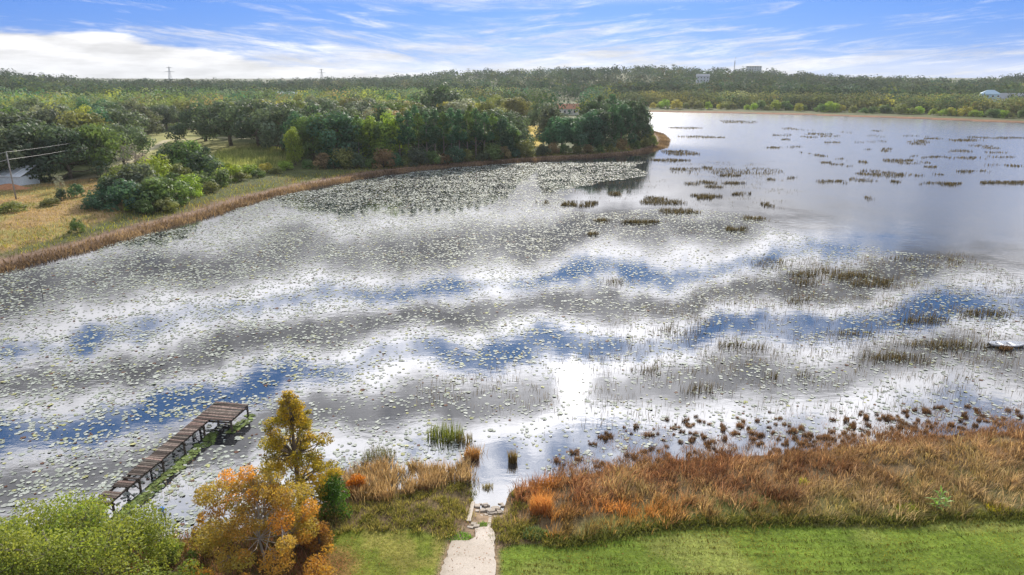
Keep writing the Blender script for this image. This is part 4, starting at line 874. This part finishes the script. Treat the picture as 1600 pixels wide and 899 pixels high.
for k in range(110):
    f_ = k / 109; z = 1.4 + 6.5 * f_; rad = 2.5 * (1 - f_) ** .62 * rs2.uniform(.45, 1.1) + .05; a = k * 2.4 + rs2.normal() * .3; r_ = .46 * (1.15 - .5 * f_) * rs2.uniform(.6, 1.4)
    lb.append((rad * math.cos(a), rad * math.sin(a), z, r_, r_, r_ * .62))
big_tree('cypress_tree', g[0], g[1], lb, [(0, 0, -.3), (.05, 0, 2), (0, .05, 4), (.05, 0, 6), (0, 0, 7.8)], 24000, .11, (.50, .33, .03), (.30, .27, .035), 'tall conical olive-gold tree behind the orange tree', 530, BARK, .15, 4, .02, .3)
def bush(name, px, py, h, wd, n, leaf, col, hue, label, seed, nl=14):
    g = G(px, py); root = empty(name, (g[0], g[1], max(H1(*g), 0)), label, 'bush'); lb = dome_lobes(seed, h, wd, nl, h * .2, h * .26, .9)
    ob('crown', crown_mesh(name + '_crown', lb, n, leaf, .7, seed + 1, col, .35, .25, hue, .3), root); ob('stem', limb_mesh(name + '_stem', [(0, 0, -.2), (.03, 0, h * .25), (0, .03, h * .5), (0, 0, h * .8)], lb, seed + 2, BARK, .05, 3, .012), root)
bush('dark_bush', 522, 812, 2.3, 1.6, 3600, .13, (.06, .13, .03), (.12, .24, .03), 'dark green upright bush beside the orange tree', 540)
bush('orange_bush', 556, 770, 1.25, 1.2, 1300, .12, (.60, .24, .03), (.45, .17, .03), 'small vivid orange bush among the tan cattails', 545, 9)
bush('rust_bush', 500, 868, 1.5, 1.6, 1800, .12, (.38, .15, .04), (.32, .20, .05), 'low rust bush at the foot of the orange tree', 550, 10)
bush('gold_bush', 330, 868, 1.6, 2.2, 2200, .12, (.36, .22, .05), (.22, .20, .05), 'low golden bush left of the orange tree', 555, 10)
bush('green_bush', 272, 896, 1.6, 1.8, 2400, .13, (.18, .27, .05), (.28, .32, .08), 'light green bush between the leafy tree and the orange tree', 560, 10)

# ------------------------------------------------------------------ dock
ZD = 1.0
A = G(146, 784, ZD); B = G(337, 629.5, ZD); Cc = G(383, 637.5, ZD); Dn = G(318, 646, ZD); wr = G(197, 764, ZD)
u = (B - A) / np.linalg.norm(B - A); v = np.array([u[1], -u[0]]); LEN = np.linalg.norm(B - A); WW = abs((wr - A) @ v); PWD = abs((Cc - B) @ v); PL = 2.6
print('dock', LEN, WW, PWD, np.linalg.norm(Dn - B)); WW = float(np.clip(WW, 1.0, 1.2)); PWD = float(np.clip(PWD, 2.0, 3.2))
S0 = -3.5; rzd = math.atan2(u[1], u[0])
dock = empty('dock', (A[0], A[1], 0), 'old weathered wooden dock with a wider platform at its far end', 'dock', None, rzd)
pl = [MB().box((0, 0, 0), (.19, 1.0, .045)).mesh('plank', WOOD)]
def plank(xx, y0, y1, z):
    o = ob('plank', pl[0], dock, None, None, None, None, (xx, -(y0 + y1) / 2, z)); o.scale = (rs.uniform(.85, 1.04), (y1 - y0), 1); o.rotation_euler = (rs.normal() * .02, rs.normal() * .03, rs.normal() * .018); k = rs.choice([.35, .7, 1.0, 1.3, 1.9]) * rs.uniform(.8, 1.2); o.color = (k * rs.uniform(.95, 1.2), k, k * .97, 1)
x_ = S0
while x_ < LEN - PL:
    if not (x_ < 3.0 and rs.random() < .22): plank(x_, -.05 + rs.normal() * .02, WW + .05 + rs.normal() * .02, ZD + rs.normal() * .006)
    x_ += .225
while x_ < LEN + .05:
    plank(x_, -.05, PWD + rs.normal() * .03, ZD + .01 + rs.normal() * .005); x_ += .215
def part(nm, mb): return ob(nm, mb.mesh(nm, WOOD), dock)
for yy in (.08, WW - .08): part('beam', MB().box(((S0 + LEN) / 2, -yy, ZD - .12), (LEN - S0, .06, .16)))
part('beam', MB().box((LEN - PL / 2, -PWD + .06, ZD - .12), (PL, .06, .16)))
for xx in np.arange(.3, LEN - PL, 2.35):
    for yy in (.03, WW - .03): part('post', MB().tube([(xx, -yy, -.8), (xx + rs.normal() * .03, -yy, ZD - .03)], .075, 8))
    part('cross_brace', MB().box((xx, -WW / 2, ZD - .28), (.06, WW + .2, .12)))
    part('diagonal_brace', MB().tube([(xx, -.1, .12), (xx, -WW + .1, ZD - .22)], .035, 5))
    part('diagonal_brace', MB().tube([(xx + .08, -WW + .1, .12), (xx + .08, -.1, ZD - .22)], .035, 5))
for xx, yy in ((LEN - .12, .05), (LEN - .12, PWD - .06), (LEN - PL + .15, PWD - .06), (LEN - PL + .15, .05)):
    part('post', MB().tube([(xx, -yy, -.8), (xx + .04, -yy, ZD - .03)], .075, 8))
part('cross_brace', MB().box((LEN - PL + .2, -PWD / 2, ZD - .26), (.06, PWD, .12))); part('cross_brace', MB().box((LEN - .2, -PWD / 2, ZD - .26), (.06, PWD, .12)))
# green pads hugging the dock's shaded side
tq = rs.uniform(0, LEN, 620); tq = tq + .5 * np.sin(tq * 7); oq = WW + rs.uniform(.1, .5 + .7 * vnoise(tq, tq * 0, .8), 620) + np.where(tq > LEN - PL, PWD - WW - .5, 0)
gp = A + tq[:, None] * u + oq[:, None] * v
ob('dockside_pads', pads_mesh('dockside_pads', gp, rs.uniform(.1, .2, 620), np.array([.14, .19, .05]) * rs.uniform(.25, 1.3, (620, 1)), .1, rs), None, 'yellow-green lily pads along the near side of the dock', 'lily pads', None, 'stuff')

# ------------------------------------------------------------------ boat ramp
rp0 = GP([(689, 915), (774, 915), (773, 846), (766, 833), (744, 836), (742, 852), (733, 858), (706, 858)])
ramp = empty('boat_ramp', (G(735, 870)[0], G(735, 870)[1], 0), 'old concrete boat ramp running down the lawn into the lake', 'boat ramp')
rl = np.array([G(735, 870)[0], G(735, 870)[1], 0])
def slab(pts, top, thick, nm='slab'):
    c = np.array(pts); n = len(c); V = [(p[0] - rl[0], p[1] - rl[1], z) for z in (top - thick, top) for p in c] if not hasattr(top, '__len__') else [(p[0] - rl[0], p[1] - rl[1], top[i] - th_) for th_ in (thick, 0) for i, p in enumerate(c)]
    F = [tuple(range(n, 2 * n))] + [(i, (i + 1) % n, n + (i + 1) % n, n + i) for i in range(n)]
    me = bpy.data.meshes.new(nm); me.from_pydata(V, [], F); me.materials.append(CONC); me.update(); return ob(nm, me, ramp)
def jag(poly, amp=.05, step=.25):
    o_ = []
    for a, b in zip(poly, np.roll(poly, -1, 0)):
        n = max(1, int(np.linalg.norm(b - a) / step))
        for k in range(n): o_.append(a + (b - a) * k / n + rs.normal(size=2) * amp)
    return np.array(o_)
bx0 = G(689, 915); bx1 = G(774, 915); back = np.array([[bx1[0] + .1, 20.0], [bx0[0] - .2, 20.0]])
J = jag(np.vstack([rp0[1:], rp0[:1], back[::-1]]), .035)
zt = np.array([max(H1(*p), .2) + .05 for p in J]); zt = .40 + (33.8 - J[:, 1]) * .085; slab(J, zt, .4)
kerbs = [[(737, 786), (742, 786), (736, 822), (729, 822)], [(764, 811), (768, 811), (766, 834), (761, 834)]]
for kb in kerbs: slab(GP(kb), [.12, .12, .36, .36], .2, 'kerb')
for kx, ky in [(740, 826), (745, 830), (735, 832), (752, 834), (758, 838)]:
    q_ = G(kx, ky); slab(jag(q_ + np.array([[-.16, -.1], [.16, -.1], [.18, .1], [-.14, .12]]), .03, .2), .36 + rs.uniform(0, .04), .15, 'concrete_fragment')
for k in range(34):
    q_ = G(rs.uniform(745, 786), rs.uniform(788, 812)); s_ = rs.uniform(.07, .2); slab(jag(q_ + np.array([[-s_, -s_ * .6], [s_, -s_ * .6], [s_ * .9, s_ * .6], [-s_, s_ * .7]]), s_ * .25, .2), rs.uniform(.04, .14), .12, 'concrete_fragment')

# fallen leaves round the orange tree and along the ramp
lp = np.vstack([G(500, 893) + rs.normal(size=(520, 2)) * np.array([1.3, .9]), np.stack([rs.uniform(-4.2, -0.4, 160), rs.uniform(28, 34, 160)], 1), np.stack([rs.uniform(-.8, 16, 160), rs.uniform(28, 33.5, 160)], 1)])
lz = height(lp)[0] + .09; on = sdf(lp, np.vstack([rp0[1:], rp0[:1]])) < 0; lz[on] = .40 + (33.8 - lp[on, 1]) * .085 + .015
V, F = leaf_cloud(np.column_stack([lp, lz]), np.tile([0, 0, 1.0], (len(lp), 1)), .075, .7, rs, .85)
ob('fallen_leaves', mesh_np('fallen_leaves', V, F, BLADE, np.repeat(np.array([.32, .14, .05]) * rs.uniform(.4, 1.4, (len(lp), 1)), 4, 0)), None, 'brown fallen leaves around the orange tree and the ramp', 'fallen leaves', None, 'stuff')

# ------------------------------------------------------------------ small things in and by the water
WHITE = simple('white_paint', (.80, .81, .83), .5, .06); BLUE = simple('blue_paint', (.06, .26, .80), .4, .1); DKW = simple('dark_wood', (.05, .045, .04), .8)
g = G(258, 812); po = empty('capped_post', (g[0], g[1], 0), 'short dark leaning post with a bright blue cap in the lily pads', 'post')
ob('post', MB().tube([(0.05, 0, -.5), (.02, 0, .2), (-.06, 0, .62)], .045, 8).mesh('post', DKW, True), po)
ob('cap', MB().tube([(-.05, 0, .58), (-.08, 0, .64), (-.12, 0, .80), (-.14, 0, .84)], [.10, .17, .17, .06], 10).mesh('cap', BLUE, True), po)
g = G(66, 457); ob('stake', MB().tube([(0, 0, -.4), (-.08, 0, .9), (-.25, 0, 2.0)], [.05, .045, .03], 6).mesh('stake', simple('grey_stake', (.18, .17, .16), .9), True), None, 'lone thin grey stake leaning in the water off the left bank', 'stake', None, None, (g[0], g[1], 0))
# white boat hull, low in the water
g = G(1572, 541); boat = empty('rowing_boat', (g[0], g[1], 0), 'small white boat lying low among the lily pads at the right edge', 'boat')
NS = 13; Vh, Fh = [], []
for k in range(NS):
    t = k / (NS - 1) * 2 - 1; w_ = .62 * (1 - abs(t) ** 2.6) + .02; x_ = t * 1.9; sh = .30 + .10 * t * t; kz = -.12 + .22 * abs(t) ** 3
    Vh += [(x_, -w_, sh), (x_, -w_ * .8, (sh + kz) / 2 - .02), (x_, 0, kz), (x_, w_ * .8, (sh + kz) / 2 - .02), (x_, w_, sh), (x_, w_ * .9, sh + .01), (x_, w_ * .7, .08), (x_, -w_ * .7, .08), (x_, -w_ * .9, sh + .01)]
for k in range(NS - 1):
    for j in range(9): Fh.append((9 * k + j, 9 * k + (j + 1) % 9, 9 * (k + 1) + (j + 1) % 9, 9 * (k + 1) + j))
ob('hull', mesh_np('hull', Vh, Fh, WHITE, None, True), boat)
for xs in (-.6, .5): ob('seat', MB().box((xs, 0, .24), (.28, 1.0, .035)).mesh('seat', WHITE), boat)

# utility pole and its wires
PG = simple('pole_wood', (.30, .28, .27), .85, .2); WIREM = simple('wire', (.30, .30, .32), .4, .05); STEEL = simple('galvanised_steel', (.40, .41, .43), .5, .1)
g = G(27, 319); ph_ = px_h(319, 247, 27); zb = H1(*g)
pole = empty('utility_pole', (g[0], g[1], zb), 'grey wooden utility pole in the golden field at the left edge', 'utility pole')
ob('pole', MB().tube([(0, 0, -.5), (0, 0, ph_ * .5), (0, 0, ph_)], [.17, .14, .11], 10).mesh('pole', PG, True), pole)
ob('insulator', MB().tube([(0, 0, ph_), (0, 0, ph_ + .12), (0, 0, ph_ + .25)], [.05, .08, .03], 8).mesh('insulator', STEEL, True), pole)
ob('bracket', MB().box((.16, 0, ph_ * .86), (.3, .08, .12)).mesh('bracket', STEEL), pole)
g2 = G(215, 262); g0 = np.array([g[0] - (g2[0] - g[0]) * .8, g[1] - (g2[1] - g[1]) * .8])
for zf, nm in ((1.02, 'upper'), (.86, 'lower')):
    pts_ = []
    for (p, q_) in ((g0, g), (g, g2)):
        for k in range(13):
            t = k / 12; pts_.append((p[0] + (q_[0] - p[0]) * t, p[1] + (q_[1] - p[1]) * t, zb + ph_ * zf - 2.2 * t * (1 - t)))
    ob('power_line', MB().tube(pts_, .020 if zf > 1 else .026, 5, False).mesh('power_line', WIREM), None, nm + ' overhead wire strung past the utility pole', 'power line', 'wires on the utility pole')
ob('utility_pole', None) if False else None
g = g2; p2 = empty('utility_pole', (g[0], g[1], H1(*g)), 'utility pole half hidden by oaks at the meadow corner', 'utility pole')
ob('pole', MB().tube([(0, 0, -.5), (0, 0, ph_ * .5), (0, 0, ph_)], [.17, .14, .11], 10).mesh('pole', PG, True), p2)

# ------------------------------------------------------------------ buildings
GLASS = simple('window_glass', (.04, .05, .06), .15, .1, 2, .6)
def house(name, x, y, z, rz, L_, D_, Hw, Hr, wall, roof, label, nwin=4, floors=1, gable=True):
    root = empty(name, (x, y, z), label, 'building', None, rz)
    ob('wall', MB().box((0, 0, Hw / 2 - .5), (L_, D_, Hw + 1)).mesh('wall', wall), root)
    e = .5; a, b = L_ / 2 + e, D_ / 2 + e
    if gable: vs = [(-a, -b, Hw), (a, -b, Hw), (a, b, Hw), (-a, b, Hw), (-a, 0, Hw + Hr), (a, 0, Hw + Hr)]; fs = [(0, 1, 5, 4), (2, 3, 4, 5), (0, 4, 3), (1, 2, 5), (3, 2, 1, 0)]
    else: vs = [(-a, -b, Hw), (a, -b, Hw), (a, b, Hw), (-a, b, Hw), (-a + b, 0, Hw + Hr), (a - b, 0, Hw + Hr)]; fs = [(0, 1, 5, 4), (2, 3, 4, 5), (0, 4, 3), (1, 2, 5), (3, 2, 1, 0)]
    ob('roof', MB().poly(vs, fs).mesh('roof', roof), root)
    for f_ in range(floors):
        for k in range(nwin):
            xw = -L_ / 2 + L_ * (k + .5) / nwin; zw = (f_ + .55) * Hw / floors
            wn = ob('window', MB().box((xw, -D_ / 2 - .03, zw), (L_ / nwin * .45, .08, Hw / floors * .45)).mesh('window', WHITE), root)
            ob('pane', MB().box((xw, -D_ / 2 - .085, zw), (L_ / nwin * .38, .04, Hw / floors * .38)).mesh('pane', GLASS), wn)
    return root
ORR = simple('terracotta_roof', (.42, .20, .12), .8, .15); TANW = simple('cream_wall', (.70, .66, .58), .8, .08); GREYR = simple('grey_roof', (.35, .36, .38), .7, .1); BLUEW = simple('pale_blue_wall', (.40, .58, .70), .7, .08); METR = simple('white_metal_roof', (.82, .85, .89), .45, .08)
g = G(888, 181.5); house('house', g[0], g[1], H1(*g), .12, 17, 9, 4.2, 3.2, TANW, ORR, 'cream house with terracotta roof seen between the trees behind the peninsula', 5)
def on_hill(px, r_):
    a = math.atan((px - CX) / FPX * CP); x, y = r_ * math.sin(a), r_ * math.cos(a); return x, y, H1(x, y)
x, y, z = on_hill(1552, 735); house('house', x, y, z + 2.5, -.5, 15, 10, 7.4, 3.4, BLUEW, simple('blue_grey_roof', (.38, .52, .62), .6, .1), 'pale blue house above the far shore trees at the right', 4, 2, False)
x, y, z = on_hill(1592, 720); house('house', x, y, z, -.6, 20, 9, 6.5, 4.5, TANW, GREYR, 'house with long grey sloping roof at the far right edge', 4, 1)
x, y, z = on_hill(1176, 1380); house('apartment_block', x, y, z + 2, -.2, 26, 14, 15.5, 1.5, simple('grey_wall', (.50, .54, .56), .8, .08), GREYR, 'flat grey building on the hilltop right of the radio mast', 6, 4, False)
x, y, z = on_hill(1098, 960); house('house', x, y, z + 5, -.2, 16, 10, 7, 3, simple('grey_blue_wall', (.5, .54, .6), .8, .08), GREYR, 'grey house half hidden on the wooded hillside', 4, 2)
x, y, z = on_hill(447, 640); house('house', x, y, z + 5, .3, 16, 9, 4.5, 3.0, TANW, METR, 'pale house with white roof beyond the middle of the wood', 4)
x, y, z = on_hill(770, 610); house('house', x, y, z + 5, .1, 18, 9, 4.0, 2.6, TANW, METR, 'low pale house beyond the shore row pines', 4)
# white shed at the left edge behind the pole
g = G(14, 298); z = H1(*g); shed = empty('shed', (g[0] - 3.5, g[1] + 3, z), 'low white metal shed behind the utility pole at the left edge', 'shed', None, -.18)
ob('wall', MB().box((0, 0, .9), (16, 5, 2.2)).mesh('wall', simple('shed_wall', (.68, .74, .80), .6, .1)), shed)
ob('roof', MB().poly([(-8.3, -2.9, 1.95), (8.3, -2.9, 1.95), (7.6, 3.0, 4.0), (-8.3, 3.0, 4.0), (-8.3, -2.9, 2.05), (8.3, -2.9, 2.05), (7.6, 3.0, 4.1), (-8.3, 3.0, 4.1)], [(3, 2, 1, 0), (4, 5, 6, 7), (0, 1, 5, 4), (1, 2, 6, 5), (2, 3, 7, 6), (3, 0, 4, 7)]).mesh('roof', METR), shed)
for k in range(9): ob('roof_panel', MB().poly([(-8.0 + k * 1.75, -2.88, 2.06), (-7.85 + k * 1.75, -2.88, 2.06), (-7.85 + k * 1.68, 2.95, 4.11), (-8.0 + k * 1.68, 2.95, 4.11), (-7.93 + k * 1.75, -2.88, 2.16), (-7.93 + k * 1.68, 2.95, 4.21)], [(0, 1, 2, 3), (0, 4, 5, 3), (1, 2, 5, 4)]).mesh('roof_panel', METR), shed)
g = G(20, 303); mv = []; mf = []
for i in range(9):
    for j in range(17):
        uu, vv = i / 8 * 2 - 1, j / 16 * 2 - 1; hgt = 1.0 * max(0, 1 - uu * uu) * max(0, 1 - vv * vv) * (1 + .25 * math.sin(5 * vv + 3 * uu)); mv.append((vv * 6, uu * 1.8, hgt - .1))
for i in range(8):
    for j in range(16): mf.append((i * 17 + j, i * 17 + j + 1, (i + 1) * 17 + j + 1, (i + 1) * 17 + j))
ob('dirt_mound', mesh_np('dirt_mound', mv, mf, simple('orange_dirt', (.42, .20, .10), .95, .25), None, True), None, 'low orange dirt mound in front of the white shed', 'dirt mound', None, None, (g[0] - 1, g[1] - .6, H1(*g)))

# pylons and mast on the skyline
def pylon(px, r_, top, label):
    x, y, z = on_hill(px, r_); root = empty('transmission_tower', (x, y, z), label, 'pylon', 'pylons on the skyline')
    hgt = top - z; mb = MB(); b = 4.5
    for sx_ in (-1, 1):
        for sy_ in (-1, 1): mb.tube([(sx_ * b, sy_ * b, 0), (sx_ * 1.2, sy_ * 1.2, hgt * .7), (sx_ * .4, sy_ * .4, hgt)], .38, 4)
    for k in range(9):
        f0, f1 = k / 9, (k + 1) / 9; w0 = np.interp(f0, [0, .7, 1], [b, 1.2, .4]); w1 = np.interp(f1, [0, .7, 1], [b, 1.2, .4])
        for s_ in (-1, 1): mb.tube([(-w0 * s_, -w0, f0 * hgt), (w1 * s_, -w1, f1 * hgt)], .22, 4); mb.tube([(-w0, -w0 * s_, f0 * hgt), (-w1, w1 * s_, f1 * hgt)], .22, 4)
    ob('lattice', mb.mesh('lattice', STEEL), root)
    for f_, wd in ((.93, 6.5), (.72, 11.0)):
        ob('crossarm', MB().tube([(-wd, 0, f_ * hgt), (0, 0, f_ * hgt + .8), (wd, 0, f_ * hgt)], [.35, .7, .35], 4).mesh('crossarm', STEEL), root)
    return root
pylon(266, 1700, 25 + 1700 * .000857 * 16, 'taller lattice pylon on the skyline at the left'); pylon(503, 1900, 25 + 1900 * .000857 * 13.5, 'smaller lattice pylon on the skyline left of centre'); pylon(732, 2100, 25 + 2100 * .000857 * 15, 'faint lattice pylon on the skyline above the shore row')
x, y, z = on_hill(1146, 1450); mst = empty('radio_mast', (x, y, z), 'slim radio mast on the hilltop', 'mast')
ob('mast', MB().tube([(0, 0, 0), (0, 0, 25), (0, 0, 25 + 1450 * .000857 * 23 - z)], [.9, .7, .3], 5).mesh('mast', STEEL), mst)
for k in (20, 30): ob('antenna', MB().box((.9, 0, k), (.6, .6, 3)).mesh('antenna', STEEL), mst)
for px, r_ in ((1051, 1400),):
    x, y, z = on_hill(px, r_); pm_ = empty('palm_tree', (x, y, z), 'single palm standing above the hilltop trees', 'tree')
    ob('trunk', MB().tube([(0, 0, 0), (0, 0, 17)], [.5, .35], 6).mesh('trunk', BARK), pm_)
    P_ = np.array([(0, 0, 17.3)] * 260) + rng.normal(size=(260, 3)) * np.array([1.8, 1.8, 1.1]); V, F = leaf_cloud(P_, P_ - np.array([0, 0, 17]), 1.2, .4, rng, .2)
    ob('crown', mesh_np('palm_crown', V, F, LEAF, np.tile((.05, .07, .04), (len(V), 1))), pm_)

# ------------------------------------------------------------------ air
hzm = bpy.data.materials.new('air'); hzm.use_nodes = True; t = NT(hzm.node_tree)
pv = t.n('ShaderNodeVolumePrincipled'); pv.inputs['Color'].default_value = (.86, .92, 1.0, 1); pv.inputs['Density'].default_value = 0.00008; pv.inputs['Anisotropy'].default_value = 0.25
o_ = t.n('ShaderNodeOutputMaterial'); t.t.links.new(pv.outputs[0], o_.inputs['Volume'])
ob('haze', MB().box((0, 0, 45), (9400, 9400, 96)).mesh('haze', hzm), None, 'thin pale haze in the air over the lake', 'haze', None, 'stuff')
